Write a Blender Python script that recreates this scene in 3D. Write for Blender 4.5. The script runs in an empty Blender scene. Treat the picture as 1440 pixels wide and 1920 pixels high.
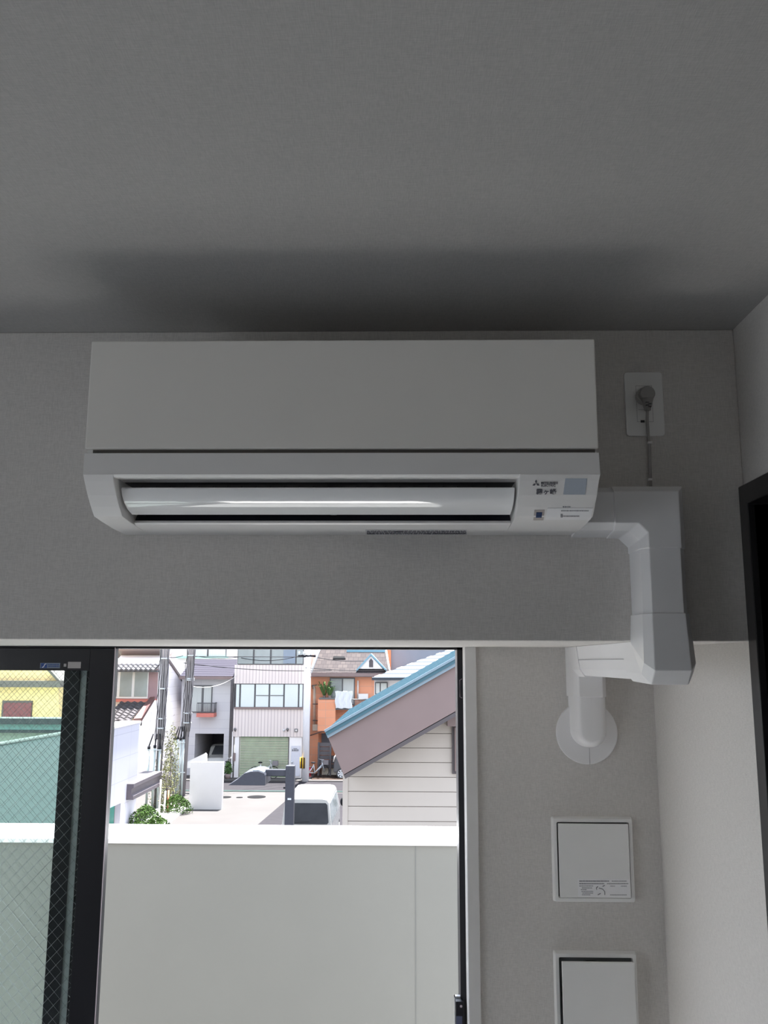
import bpy, bmesh, math, random
from mathutils import Vector, Matrix
random.seed(7)
SC = bpy.context.scene
COL = SC.collection
PI = math.pi

# ------------------------------------------------------------------ camera
CAMZ = 1.913
F_PX, PITCH, YAW, ROLL = 1637.4, 0.17002, 0.020634, 0.0036264
cp, sp = math.cos(PITCH), math.sin(PITCH)
FWD = Vector((-math.sin(YAW)*cp, math.cos(YAW)*cp, sp))
_r0 = Vector((math.cos(YAW), math.sin(YAW), 0)); _u0 = _r0.cross(FWD)
RGT = _r0*math.cos(ROLL) + _u0*math.sin(ROLL)
UPV = -_r0*math.sin(ROLL) + _u0*math.cos(ROLL)
cam_d = bpy.data.cameras.new('camera'); cam = bpy.data.objects.new('camera', cam_d); COL.objects.link(cam)
cam_d.sensor_fit = 'VERTICAL'; cam_d.sensor_height = 36.0; cam_d.lens = F_PX/1920*36.0
cam_d.clip_start = 0.02; cam_d.clip_end = 500
m3 = Matrix((RGT, UPV, -FWD)).transposed()
cam.matrix_world = Matrix.Translation((0, 0, CAMZ)) @ m3.to_4x4()
SC.camera = cam

# ------------------------------------------------------------------ world, sun, exposure
SC.view_settings.view_transform = 'Standard'; SC.view_settings.look = 'None'
SC.view_settings.exposure = 0.95; SC.view_settings.gamma = 1.0
SC.view_settings.use_curve_mapping = False
SC.cycles.use_denoising = True
SC.cycles.max_bounces = 14; SC.cycles.diffuse_bounces = 9; SC.cycles.glossy_bounces = 6
SC.cycles.transparent_max_bounces = 16; SC.cycles.caustics_reflective = False
SC.cycles.sample_clamp_indirect = 6.0
w = bpy.data.worlds.new('sky'); SC.world = w; w.use_nodes = True
wn = w.node_tree.nodes; wl = w.node_tree.links
bg = wn['Background']; bg.inputs['Strength'].default_value = 1.55
tc = wn.new('ShaderNodeTexCoord'); sx = wn.new('ShaderNodeSeparateXYZ'); rp = wn.new('ShaderNodeValToRGB')
wl.new(tc.outputs['Generated'], sx.inputs[0]); wl.new(sx.outputs['Z'], rp.inputs[0]); wl.new(rp.outputs[0], bg.inputs['Color'])
rp.color_ramp.elements[0].position = 0.0; rp.color_ramp.elements[0].color = (0.88, 0.93, 1.0, 1)
rp.color_ramp.elements[1].position = 0.9; rp.color_ramp.elements[1].color = (0.66, 0.78, 1.0, 1)
SUN_EL, SUN_AZ = math.radians(76.5), math.radians(9)
sd = bpy.data.lights.new('sun', 'SUN'); sd.energy = 18.0; sd.angle = math.radians(1.2); sd.color = (1.0, 0.985, 0.965)
sun = bpy.data.objects.new('sun', sd); COL.objects.link(sun)
sdir = Vector((math.sin(SUN_AZ)*math.cos(SUN_EL), math.cos(SUN_AZ)*math.cos(SUN_EL), math.sin(SUN_EL)))
sun.rotation_euler = sdir.to_track_quat('Z', 'Y').to_euler(); sun.location = (0, 20, 30)

# ------------------------------------------------------------------ geometry helpers
ORG = Vector((0, 0, CAMZ))
def ray(x, y): return FWD*F_PX + RGT*(x-720) + UPV*(960-y)
def at(x, y, Y): d = ray(x, y); return ORG + d*(Y/d.y)          # point on the plane Y
def atx(x, y, X): d = ray(x, y); return ORG + d*(X/d.x)         # point on the plane X
def atz(x, y, Z): d = ray(x, y); return ORG + d*((Z-CAMZ)/d.z)  # point at height Z
GZ = CAMZ - 6.6
def gr(x, y): return atz(x, y, GZ)
V = Vector

class MB:
    def __init__(s): s.v = []; s.f = []; s.m = []; s.smooth = []
    def add(s, vs, fs, mi=0, sm=False):
        o = len(s.v); s.v += [V(p) for p in vs]
        for f in fs: s.f.append([i+o for i in f]); s.m.append(mi); s.smooth.append(sm)
        return s
    def box(s, a, b, mi=0):
        x0, x1 = sorted((a[0], b[0])); y0, y1 = sorted((a[1], b[1])); z0, z1 = sorted((a[2], b[2]))
        vs = [(x0,y0,z0),(x1,y0,z0),(x1,y1,z0),(x0,y1,z0),(x0,y0,z1),(x1,y0,z1),(x1,y1,z1),(x0,y1,z1)]
        return s.add(vs, [(0,3,2,1),(4,5,6,7),(0,1,5,4),(1,2,6,5),(2,3,7,6),(3,0,4,7)], mi)
    def prism(s, poly, d, mi=0, sm=False):
        n = len(poly); d = V(d); poly = [V(p) for p in poly]
        vs = poly + [p+d for p in poly]
        fs = [tuple(range(n)), tuple(range(2*n-1, n-1, -1))]
        s.add(vs, fs, mi)
        o = len(s.v)-2*n
        for i in range(n):
            j = (i+1) % n; s.f.append([o+i, o+i+n, o+j+n, o+j]); s.m.append(mi); s.smooth.append(sm)
        return s
    def tube(s, pts, r, n=8, mi=0, r2=None, cap=True):
        pts = [V(p) for p in pts]; k = len(pts); rings = []
        for i, p in enumerate(pts):
            t = (pts[min(i+1, k-1)] - pts[max(i-1, 0)]).normalized()
            a = t.cross(V((0, 0, 1)));  a = a if a.length > 0.1 else t.cross(V((1, 0, 0)))
            a.normalize(); b = t.cross(a); rr = r if r2 is None else r+(r2-r)*i/max(1, k-1)
            rings.append([p + (a*math.cos(q*2*PI/n) + b*math.sin(q*2*PI/n))*rr for q in range(n)])
        vs = [q for R_ in rings for q in R_]; fs = []
        for i in range(k-1):
            for q in range(n): fs.append((i*n+q, i*n+(q+1) % n, (i+1)*n+(q+1) % n, (i+1)*n+q))
        s.add(vs, fs, mi, True)
        if cap: s.add(rings[0], [tuple(range(n))], mi); s.add(rings[-1], [tuple(range(n))], mi)
        return s
    def ball(s, c, r, mi=0, nu=10, nv=6, jit=0):
        vs = []; fs = []; c = V(c); r = V(r) if hasattr(r, '__len__') else V((r, r, r))
        for j in range(nv+1):
            for i in range(nu):
                th = PI*j/nv; ph = 2*PI*i/nu; k = 1+random.uniform(-jit, jit)
                vs.append(c + V((math.sin(th)*math.cos(ph)*r.x*k, math.sin(th)*math.sin(ph)*r.y*k, math.cos(th)*r.z*k)))
        for j in range(nv):
            for i in range(nu): fs.append((j*nu+i, (j+1)*nu+i, (j+1)*nu+(i+1) % nu, j*nu+(i+1) % nu))
        return s.add(vs, fs, mi, True)
    def build(s, name, mats, parent=None, bevel=0, seg=2):
        vs = s.v
        lo = V((min(p.x for p in vs), min(p.y for p in vs), min(p.z for p in vs)))
        hi = V((max(p.x for p in vs), max(p.y for p in vs), max(p.z for p in vs)))
        o = V(((lo.x+hi.x)/2, (lo.y+hi.y)/2, lo.z))
        me = bpy.data.meshes.new(name); me.from_pydata([p-o for p in vs], [], s.f); me.update()
        for p, mi, sm in zip(me.polygons, s.m, s.smooth): p.material_index = mi; p.use_smooth = sm
        if not isinstance(mats, (list, tuple)): mats = [mats]
        for q in mats: me.materials.append(q)
        bm = bmesh.new(); bm.from_mesh(me); bmesh.ops.remove_doubles(bm, verts=bm.verts, dist=1e-6)
        bmesh.ops.recalc_face_normals(bm, faces=bm.faces); bm.to_mesh(me); bm.free()
        ob = bpy.data.objects.new(name, me); COL.objects.link(ob)
        if parent is not None: ob.parent = parent; ob.location = o - wloc(parent)
        else: ob.location = o
        if bevel:
            b = ob.modifiers.new('bevel', 'BEVEL'); b.width = bevel; b.segments = seg; b.limit_method = 'ANGLE'; b.angle_limit = math.radians(28)
            b.harden_normals = False
        return ob
def wloc(o):
    p = V((0, 0, 0))
    while o is not None: p += o.location; o = o.parent
    return p
def thing(name, loc, label, cat, group=None):
    o = bpy.data.objects.new(name, None); COL.objects.link(o); o.location = V(loc); o.empty_display_size = 0.05
    return tag(o, label, cat, group)
def tag(o, label, cat, group=None, kind=None):
    o['label'] = label; o['category'] = cat
    if group: o['group'] = group
    if kind: o['kind'] = kind
    return o
def struct(o, label=None): 
    o['kind'] = 'structure'
    if label: o['label'] = label; o['category'] = label.split()[-1] if False else 'room'
    return o
def sempty(name, loc):
    o = bpy.data.objects.new(name, None); COL.objects.link(o); o.location = V(loc); o.empty_display_size = 0.05
    o['kind'] = 'structure'; return o
def bx(a, b): return MB().box(a, b)

# ------------------------------------------------------------------ materials
def mat(name, col, rough=0.6, var=0.04, scale=20, bump=0.0, metal=0.0, spec=0.5, coat=0.0, stretch=None):
    m = bpy.data.materials.new(name); m.use_nodes = True; n = m.node_tree.nodes; l = m.node_tree.links
    b = n['Principled BSDF']; b.inputs['Roughness'].default_value = rough; b.inputs['Metallic'].default_value = metal
    b.inputs['Specular IOR Level'].default_value = spec; b.inputs['Coat Weight'].default_value = coat
    tcn = n.new('ShaderNodeTexCoord'); nz = n.new('ShaderNodeTexNoise'); nz.inputs['Scale'].default_value = scale; nz.inputs['Detail'].default_value = 3
    mp = n.new('ShaderNodeMapping'); mp.inputs['Scale'].default_value = stretch or (1, 1, 1)
    l.new(tcn.outputs['Object'], mp.inputs[0]); l.new(mp.outputs[0], nz.inputs['Vector'])
    r = n.new('ShaderNodeValToRGB'); l.new(nz.outputs['Fac'], r.inputs[0]); l.new(r.outputs[0], b.inputs['Base Color'])
    r.color_ramp.elements[0].position = 0.3; r.color_ramp.elements[1].position = 0.7
    r.color_ramp.elements[0].color = (*[c*(1-var) for c in col], 1); r.color_ramp.elements[1].color = (*[min(1, c*(1+var)) for c in col], 1)
    if bump:
        bp = n.new('ShaderNodeBump'); bp.inputs['Strength'].default_value = bump; bp.inputs['Distance'].default_value = 0.002
        l.new(nz.outputs['Fac'], bp.inputs['Height']); l.new(bp.outputs[0], b.inputs['Normal'])
    return m
def s2l(c): return tuple(((v/255+0.055)/1.055)**2.4 if v > 10 else v/255/12.92 for v in c)
def wallpaper(name, col, axes):
    # woven vinyl: fine threads in two directions (axes = the wall's own two directions)
    m = bpy.data.materials.new(name); m.use_nodes = True; n = m.node_tree.nodes; l = m.node_tree.links
    b = n['Principled BSDF']; b.inputs['Roughness'].default_value = 0.85; b.inputs['Specular IOR Level'].default_value = 0.25
    g = n.new('ShaderNodeNewGeometry'); out = []
    for k in range(2):
        mp = n.new('ShaderNodeMapping'); sc = [90, 90, 90]; sc['XYZ'.index(axes[k])] = 950; mp.inputs['Scale'].default_value = sc
        nz = n.new('ShaderNodeTexNoise'); nz.inputs['Scale'].default_value = 1.0; nz.inputs['Detail'].default_value = 2
        l.new(g.outputs['Position'], mp.inputs[0]); l.new(mp.outputs[0], nz.inputs['Vector']); out.append(nz)
    ad = n.new('ShaderNodeMath'); ad.operation = 'ADD'; l.new(out[0].outputs['Fac'], ad.inputs[0]); l.new(out[1].outputs['Fac'], ad.inputs[1])
    r = n.new('ShaderNodeMapRange'); r.inputs['From Min'].default_value = 0.7; r.inputs['From Max'].default_value = 1.3
    r.inputs['To Min'].default_value = 0.90; r.inputs['To Max'].default_value = 1.09; l.new(ad.outputs[0], r.inputs[0])
    vm = n.new('ShaderNodeVectorMath'); vm.operation = 'SCALE'; vm.inputs[0].default_value = col; l.new(r.outputs[0], vm.inputs['Scale'])
    l.new(vm.outputs[0], b.inputs['Base Color'])
    bp = n.new('ShaderNodeBump'); bp.inputs['Strength'].default_value = 0.35; bp.inputs['Distance'].default_value = 0.0006
    l.new(ad.outputs[0], bp.inputs['Height']); l.new(bp.outputs[0], b.inputs['Normal'])
    return m
def brickmat(name, c1, c2, mortar, bw, bh, ms=0.02, rough=0.7, axes='XZ', offset=0.5, squash=1):
    m = bpy.data.materials.new(name); m.use_nodes = True; n = m.node_tree.nodes; l = m.node_tree.links
    b = n['Principled BSDF']; b.inputs['Roughness'].default_value = rough
    g = n.new('ShaderNodeNewGeometry'); s_ = n.new('ShaderNodeSeparateXYZ'); c_ = n.new('ShaderNodeCombineXYZ'); l.new(g.outputs['Position'], s_.inputs[0])
    l.new(s_.outputs[axes[0]], c_.inputs[0]); l.new(s_.outputs[axes[1]], c_.inputs[1])
    bt = n.new('ShaderNodeTexBrick'); bt.offset = offset; l.new(c_.outputs[0], bt.inputs['Vector'])
    bt.inputs['Color1'].default_value = (*c1, 1); bt.inputs['Color2'].default_value = (*c2, 1); bt.inputs['Mortar'].default_value = (*mortar, 1)
    bt.inputs['Scale'].default_value = 1; bt.inputs['Brick Width'].default_value = bw; bt.inputs['Row Height'].default_value = bh; bt.inputs['Mortar Size'].default_value = ms
    bt.inputs['Mortar Smooth'].default_value = 0.1
    l.new(bt.outputs['Color'], b.inputs['Base Color'])
    return m
def glassmat(name, tint, gl=0.08, fres=True):
    m = bpy.data.materials.new(name); m.use_nodes = True; n = m.node_tree.nodes; l = m.node_tree.links
    n.remove(n['Principled BSDF']); t = n.new('ShaderNodeBsdfTransparent'); t.inputs[0].default_value = (*tint, 1)
    gl_ = n.new('ShaderNodeBsdfGlossy'); gl_.inputs['Roughness'].default_value = 0.02
    mx = n.new('ShaderNodeMixShader'); lw = n.new('ShaderNodeFresnel'); lw.inputs[0].default_value = 1.45
    ge = n.new('ShaderNodeNewGeometry'); fr = n.new('ShaderNodeMath'); fr.operation = 'SUBTRACT'; fr.inputs[0].default_value = 1.0; l.new(ge.outputs['Backfacing'], fr.inputs[1])
    mu = n.new('ShaderNodeMath'); mu.operation = 'MULTIPLY'; l.new(fr.outputs[0], mu.inputs[0]); l.new(lw.outputs[0], mu.inputs[1])
    l.new(mu.outputs[0], mx.inputs[0]); l.new(t.outputs[0], mx.inputs[1]); l.new(gl_.outputs[0], mx.inputs[2])
    l.new(mx.outputs[0], n['Material Output'].inputs[0]); return m

WP = (0.645, 0.622, 0.597)
M = {}
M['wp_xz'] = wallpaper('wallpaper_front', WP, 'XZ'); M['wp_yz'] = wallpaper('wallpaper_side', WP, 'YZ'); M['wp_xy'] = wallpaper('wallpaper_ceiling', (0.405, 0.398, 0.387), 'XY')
M['trimw'] = mat('white_trim', (0.74, 0.73, 0.72), 0.4, 0.02)
M['acw'] = mat('air_conditioner_white', (0.84, 0.818, 0.776), 0.28, 0.01, 5, coat=0.25)
M['acl'] = mat('air_conditioner_lower_white', (0.80, 0.79, 0.78), 0.32, 0.01, 5)
M['vane'] = mat('glossy_vane_white', (0.80, 0.81, 0.82), 0.06, 0.005, 5, coat=0.6)
M['black'] = mat('matte_black', (0.012, 0.012, 0.014), 0.5, 0.1)
M['navy'] = mat('cavity_dark', (0.03, 0.03, 0.045), 0.45, 0.1)
M['duct'] = mat('duct_white', (0.835, 0.829, 0.835), 0.35, 0.01, 8)
M['plate'] = mat('plate_white', (0.819, 0.819, 0.807), 0.35, 0.01)
M['grey'] = mat('plug_grey', (0.36, 0.35, 0.34), 0.45, 0.03)
M['cord'] = mat('cord_grey', (0.42, 0.40, 0.39), 0.5, 0.03)
M['ink'] = mat('ink_grey', (0.10, 0.10, 0.12), 0.6, 0.05)
M['ink2'] = mat('ink_light_grey', (0.30, 0.30, 0.32), 0.6, 0.05)
M['sticker'] = mat('sticker_white', (0.86, 0.86, 0.87), 0.3, 0.01)
M['bluegrey'] = mat('sensor_blue_grey', (0.46, 0.51, 0.58), 0.12, 0.02)
M['bluechip'] = mat('receiver_blue', (0.02, 0.045, 0.13), 0.15, 0.05)
M['alu'] = mat('dark_bronze_aluminium', (0.0048, 0.0048, 0.00912), 0.35, 0.05, metal=0.0, spec=0.5)
M['alu2'] = mat('pale_grey_strip', (0.57, 0.608, 0.608), 0.6, 0.05)
M['alul'] = mat('pale_aluminium_edge', (0.45, 0.38, 0.42), 0.35, 0.05)
M['doorf'] = mat('black_door_frame', (0.016, 0.015, 0.016), 0.28, 0.1)
M['doorp'] = mat('black_door_panel', (0.006, 0.006, 0.007), 0.5, 0.1)
M['wire'] = mat('steel_wire', (0.25, 0.27, 0.27), 0.35, 0.02, metal=0.5)
M['floor'] = brickmat('oak_floor', (0.66, 0.645, 0.635), (0.70, 0.685, 0.675), (0.42, 0.41, 0.40), 0.9, 0.12, 0.002, 0.35, 'XY')
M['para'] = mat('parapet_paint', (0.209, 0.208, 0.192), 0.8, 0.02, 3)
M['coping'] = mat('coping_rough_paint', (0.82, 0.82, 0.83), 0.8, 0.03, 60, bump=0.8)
M['balc'] = mat('balcony_floor_grey', (0.20, 0.20, 0.195), 0.7, 0.05)
M['glass'] = glassmat('wired_glass', (0.915, 0.955, 0.945))

# ------------------------------------------------------------------ room shell
YB, D, XR = 1.54, 2.17, 0.61
ZC, ZB = CAMZ+0.6055, CAMZ+0.037
XL, YBK = -2.6, -2.4
XWL = -1.60; XWR = 0.157                       # window hole
struct(bx((XL-.1, YBK-.1, -.1), (XR+.1, D+.15, 0)).build('floor', M['floor']))
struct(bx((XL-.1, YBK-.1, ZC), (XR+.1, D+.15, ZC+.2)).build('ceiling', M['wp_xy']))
# left wall with the room's second window (out of the frame)
LY0, LY1, LZ0, LZ1 = -1.1, 0.55, 0.75, 2.0
mb = MB(); mb.box((XL-.12, YBK-.1, 0), (XL, LY0, ZC)); mb.box((XL-.12, LY1, 0), (XL, D+.15, ZC)); mb.box((XL-.12, LY0, 0), (XL, LY1, LZ0)); mb.box((XL-.12, LY0, LZ1), (XL, LY1, ZC))
struct(mb.build('wall_left', M['wp_yz']))
struct(bx((XL, YBK-.12, 0), (XR, YBK, ZC)).build('wall_back', M['wp_xz']))
# right wall with the door opening
DY0, DY1, DZ = 0.62, 1.50, CAMZ+0.300
mb = MB(); mb.box((XR, YBK, 0), (XR+.12, DY0, ZC)); mb.box((XR, DY1, 0), (XR+.12, D+.15, ZC)); mb.box((XR, DY0, DZ), (XR+.12, DY1, ZC))
struct(mb.build('wall_right', M['wp_yz']))
# beam that carries the air conditioner
struct(bx((XL, YB, ZB), (XR, D+.15, ZC)).build('wall_beam', M['wp_xz'], bevel=0.002))
# recessed wall with the window hole
mb = MB(); mb.box((XL, D, 0), (XWL, D+.15, ZB)); mb.box((XWR, D, 0), (XR, D+.15, ZB))
struct(mb.build('wall_front', M['wp_xz']))
# black door on the right wall
dr = sempty('door_1', (XR, (DY0+DY1)/2, 0))
mb = MB(); cw = 0.036
y0, y1, z1 = DY0-cw, 1.536, CAMZ+0.3085
poly = [(XR-.012, y0, 0), (XR-.012, y0, z1), (XR-.012, y1, z1), (XR-.012, y1, 0), (XR-.012, y1-cw, 0), (XR-.012, y1-cw, z1-cw), (XR-.012, y0+cw, z1-cw), (XR-.012, y0+cw, 0)]
mb.prism(poly, (0.13, 0, 0)); mb.build('door_frame', M['doorf'], dr, bevel=0.0015)
bx((XR+.035, DY0, 0.005), (XR+.07, DY1, DZ-.002)).build('door_panel', M['doorp'], dr)

# window casing (white trim)
mb = MB(); mb.box((XWR-.004, D-.012, 0), (XWR+.024, D+.001, ZB)); mb.box((XWR-.004, D-.006, 0), (XWR, D+.062, ZB))
struct(mb.build('trim_1', M['trimw'], bevel=0.0015))
struct(bx((XL, D-.010, 0), (XWL+.004, D+.001, 0.06)).build('baseboard_front', M['trimw']))

# ------------------------------------------------------------------ window
win = sempty('window_1', (-0.72, D+.1, 0))
FX0, FX1 = XWL, XWR-.002
mb = MB(); zf = ZB
mb.box((FX1-.0155, D+.062, 0), (FX1, D+.15, zf)); mb.box((FX0, D+.062, 0), (FX0+.016, D+.15, zf))
mb.box((FX0, D+.062, zf-.006), (FX1, D+.15, zf)); mb.box((FX0, D+.062, 0), (FX1, D+.15, 0.03))
mb.build('window_frame', M['alu'], win)
bx((FX1-.0160, D+.075, 0.03), (FX1-.0145, D+.078, zf-.006)).build('frame_edge_strip', M['alul'], win)
ZS0, ZS1 = 0.032, zf-.003
def sash(Y, x0, x1, sw, top, label):
    s_ = bpy.data.objects.new('sash', None); COL.objects.link(s_); s_.parent = win; s_.location = V(((x0+x1)/2, Y, ZS0)) - win.location
    mb = MB(); mb.box((x1-sw, Y, ZS0), (x1, Y+.03, ZS1)); mb.box((x0, Y, ZS0), (x0+sw, Y+.03, ZS1))
    mb.box((x0+sw, Y, ZS1-top), (x1-sw, Y+.03, ZS1)); mb.box((x0+sw, Y, ZS0), (x1-sw, Y+.03, ZS0+.08))
    mb.build('sash_frame', M['alu'], s_, bevel=0.001)
    bx((x0+sw-.006, Y+.012, ZS0+.075), (x1-sw+.006, Y+.018, ZS1-top+.006)).build('glass_pane', M['glass'], s_)
    # wires inside the pane: two crossing sets, clipped to the pane
    X0, X1, Z0, Z1 = x0+sw, x1-sw, ZS0+.08, ZS1-top; mb = MB(); r = 0.00042; yy = Y+.0105
    for sg in (1, -1):
        k = 1.06*sg; c = -4.0
        while c < 6.0:
            pts = []
            for X in (X0, X1):
                z = k*(X-X0)+c
                if Z0 <= z <= Z1: pts.append((X, z))
            for Z in (Z0, Z1):
                X = (Z-c)/k+X0
                if X0 < X < X1: pts.append((X, Z))
            if len(pts) >= 2:
                a, b = pts[0], pts[1]; mb.tube([(a[0], yy, a[1]), (b[0], yy, b[1])], r, 3, cap=False)
            c += 0.030
    mb.build('wire_mesh', M['wire'], s_)
    return s_
sa = sash(2.232, -1.575, -0.7285, 0.0625, 0.0585, 'inner')
sb = sash(2.278, -1.56, -0.832, 0.040, 0.030, 'outer')
bx((-0.832, 2.285, ZS0), (-0.816, 2.300, ZS1-.02)).build('stile_grey_strip', M['alu2'], sb)  # pale grey strip along the right edge of the outer stile
bx((-0.816, 2.288, ZS0), (-0.790, 2.302, ZS1-.02)).build('interlock', M['alu'], sb)
bx((-0.7290, 2.2318, ZS0), (-0.7272, 2.234, ZS1)).build('edge_strip', M['alul'], sa)
# stickers on the inner sash rail
def rect_px(x0, y0, x1, y1, Y, t=0.0006): return bx(at(x0, y1, Y), at(x1, y0, Y)+V((0, t, 0)))
def decal(parent, name, m, x0, y0, x1, y1, Y, t=0.0006): 
    a = at(x0, y1, Y); b = at(x1, y0, Y); return bx((a.x, Y-t, a.z), (b.x, Y, b.z)).build(name, m, parent)
YS = 2.232
M['stblue'] = mat('sticker_blue', (0.02, 0.07, 0.28), 0.4, 0.05); M['stgrey'] = mat('sticker_grey', (0.20, 0.25, 0.33), 0.4, 0.05); M['stpale'] = mat('sticker_pale', (0.42, 0.40, 0.40), 0.4, 0.03)
st = decal(sa, 'maker_sticker', M['stgrey'], 75, 1243, 113, 1253, YS); st['label'] = 'blue and grey maker sticker'
decal(st, 'sticker_logo', M['stblue'], 76.5, 1243.6, 88.5, 1252.4, YS-.0008)
mb = MB(); q = [at(79, 1251.5, YS-.002), at(82, 1250, YS-.002), at(84, 1245.5, YS-.002), at(87, 1244.5, YS-.002)]; mb.tube(q, 0.0010, 5); mb.build('logo_stroke', M['sticker'], st)
mb = MB()
for yy in (1245.2, 1248.4):
    x = 90.5
    while x < 111: 
        w_ = random.uniform(1.2, 3); a = at(x, yy+1.8, YS); b = at(min(x+w_, 111.5), yy, YS); mb.box((a.x, YS-.0015, a.z), (b.x, YS-.0006, b.z)); x += w_+.8
mb.build('sticker_text', M['stblue'], st)
decal(sa, 'arrow_sticker', M['stpale'], 119.5, 1244.5, 124.5, 1250, YS)['label'] = 'tiny pale square sticker'
s3 = decal(sa, 'paper_sticker', M['stpale'], 127, 1241, 152, 1253, YS); s3['label'] = 'blank pale rectangular sticker'
# latch keeper and slot on the right frame
mb = MB(); a = at(853.5, 1872, 2.235); mb.box((a.x, 2.215, a.z-.20), (FX1-.010, 2.245, a.z)); kp = mb.build('latch_keeper', M['alu'], win, bevel=0.001)
mb = MB(); mb.box((a.x-.002, 2.24, a.z-.20), (a.x+.0006, 2.25, a.z+.003)); mb.box((a.x-.002, 2.24, a.z), (FX1-.016, 2.25, a.z+.003)); mb.build('keeper_rim', M['sticker'], kp)
c = at(864.5, 1886.5, 2.215); MB().tube([(c.x, 2.2152, c.z), (c.x, 2.2135, c.z)], 0.0028, 12).build('screw', M['alul'], kp)
a = at(855.5, 1905, 2.2145); mb = MB(); mb.box((a.x, 2.2135, a.z-.09), (a.x+.014, 2.2155, a.z)); mb.build('keeper_plate', mat('blue_grey_plate', (.07, .08, .14), .35), kp, bevel=0.0008)
a = at(862, 1273, 2.231); b = at(866.5, 1309, 2.231); mb = MB()
mb.tube([(b.x, 2.2315, a.z), (a.x, 2.2315, a.z-.003), (a.x, 2.2315, b.z+.003), (b.x, 2.2315, b.z)], 0.0010, 6); mb.build('finger_slot', M['alul'], win)

# ------------------------------------------------------------------ balcony and own facade
struct(bx((-6, D+.15, -.25), (4, 3.5, -.06)).build('floor_balcony', M['balc']))
pz = CAMZ-.672; py0, py1 = 3.5, 3.79
PX0, PX1 = -6.0, 3.6
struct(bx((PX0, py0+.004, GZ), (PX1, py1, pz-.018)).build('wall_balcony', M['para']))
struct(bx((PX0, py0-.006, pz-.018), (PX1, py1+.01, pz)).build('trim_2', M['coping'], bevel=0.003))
bxj = at(778, 1588, py0); struct(bx((bxj.x, py0+.003, -.06), (bxj.x+.004, py0+.0045, pz-.018)).build('trim_3', mat('joint_sealant', (0.17, 0.175, 0.165), .8)))
struct(bx((PX0, D+.15, GZ), (PX1, 3.5, -.25)).build('wall_facade', M['para']))

# ------------------------------------------------------------------ air conditioner
AX0, AX1 = -0.495, 0.304
OX0, OX1 = -0.449, 0.1815
zz = lambda v: CAMZ+v
PROF = [(YB-.001, .503), (1.3175, .503), (1.3175, .2860), (1.3243, .2763), (1.3418, .2568), (1.3587, .2419), (1.3758, .2290), (1.4115, .2262), (1.4716, .2232), (YB-.001, .2225)]
AC = thing('air_conditioner', (-.095, YB-.11, zz(.2225)), 'white wall-mounted air conditioner with open louvre above the window', 'air conditioner')
def yz(p, X): return (X, p[0], zz(p[1]))
# casing: left and right cheeks full section, centre with the outlet cavity; gap groove left behind the front panel
mb = MB()
body = [(YB-.001, .3150), (1.3175, .3195)] + PROF[2:]
upper = [(YB-.001, .503), (1.327, .500), (1.327, .3195), (YB-.001, .3150)]
mb.prism([yz(p, AX0+.0015) for p in upper], (AX1-AX0-.003, 0, 0))
body = [(YB-.001, .2851), (1.3175, .2851)] + PROF[3:]
mb.prism([yz(p, AX0) for p in body], (OX0-AX0, 0, 0)); mb.prism([yz(p, OX1) for p in body], (AX1-OX1, 0, 0))
mb.prism([yz(p, AX0) for p in [(YB-.001, .3150), (1.3175, .3195), (1.3175, .2851), (YB-.001, .2851)]], (AX1-AX0, 0, 0))
top = [(1.3175, .2851), (1.3225, .2815), (1.352, .2845), (1.372, .2836), (1.3725, .2851)]
mb.prism([yz(p, OX0) for p in top], (OX1-OX0, 0, 0))
bot = [(YB-.001, .2225), (1.4716, .2232), (1.443, .2262), (1.4390, .2288), (1.4395, .2325), (1.450, .2335), (YB-.001, .245)]
mb.prism([yz(p, OX0) for p in bot], (OX1-OX0, 0, 0))
mb.build('casing', M['acl'], AC, bevel=0.0014, seg=2)
cav = MB(); cav.prism([yz(p, OX0+.0005) for p in [(1.47, .262), (1.50, .262), (1.50, .299), (1.47, .299)]], (OX1-OX0-.001, 0, 0)); cav.build('blower_cavity', M['black'], AC)
cav = MB(); cav.box((OX0+.0006, 1.3735, zz(.2842)), (OX1-.0006, 1.4750, zz(.2990)));  cav.build('cavity_ceiling', M['black'], AC)
for i in range(26):
    X = OX0+.02+i*(OX1-OX0-.04)/25; MB().prism([yz(p, X) for p in [(1.405, .262), (1.42, .262), (1.42, .2895), (1.405, .2895)]], (.0009, 0, 0)).build('guide_fin', M['navy'], AC)
cav = MB(); cav.prism([yz(p, OX0+.0005) for p in [(1.4410, .2326), (1.456, .2480), (1.474, .262), (1.474, .230), (1.4410, .2310)]], (OX1-OX0-.001, 0, 0)); cav.build('drain_lip', M['navy'], AC)
# front panel
mb = MB(); mb.prism([yz(p, AX0) for p in [(1.3268, .5032), (1.3175, .5032), (1.3175, .3262), (1.3268, .3262)]], (AX1-AX0, 0, 0))
mb.build('front_panel', M['acw'], AC, bevel=0.0022, seg=3)
gp = bx((AX0+.010, 1.3262, zz(.3190)), (AX1-.004, 1.3275, zz(.3264))).build('panel_gap', mat('gap_brown', (.12, .11, .10), .7), AC)
# vane
vo = [(1.3500, .2690), (1.3560, .2590), (1.3680, .2500), (1.3860, .2425), (1.4120, .2377)]
vi = [(y+.0015, z+.0025) for y, z in vo[::-1]]
mb = MB(); mb.prism([yz(p, OX0+.004) for p in vo+vi], (OX1-OX0-.008, 0, 0), sm=False); vn = mb.build('louvre_vane', M['vane'], AC, bevel=0.0006)
for p in vn.data.polygons: p.use_smooth = abs(p.normal.x) < .5
vn.data.set_sharp_from_angle(angle=math.radians(40))
bx((-.118, 1.415, zz(.2400)), (-.108, 1.43, zz(.2440))).build('vane_hinge', M['black'], AC)
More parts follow.
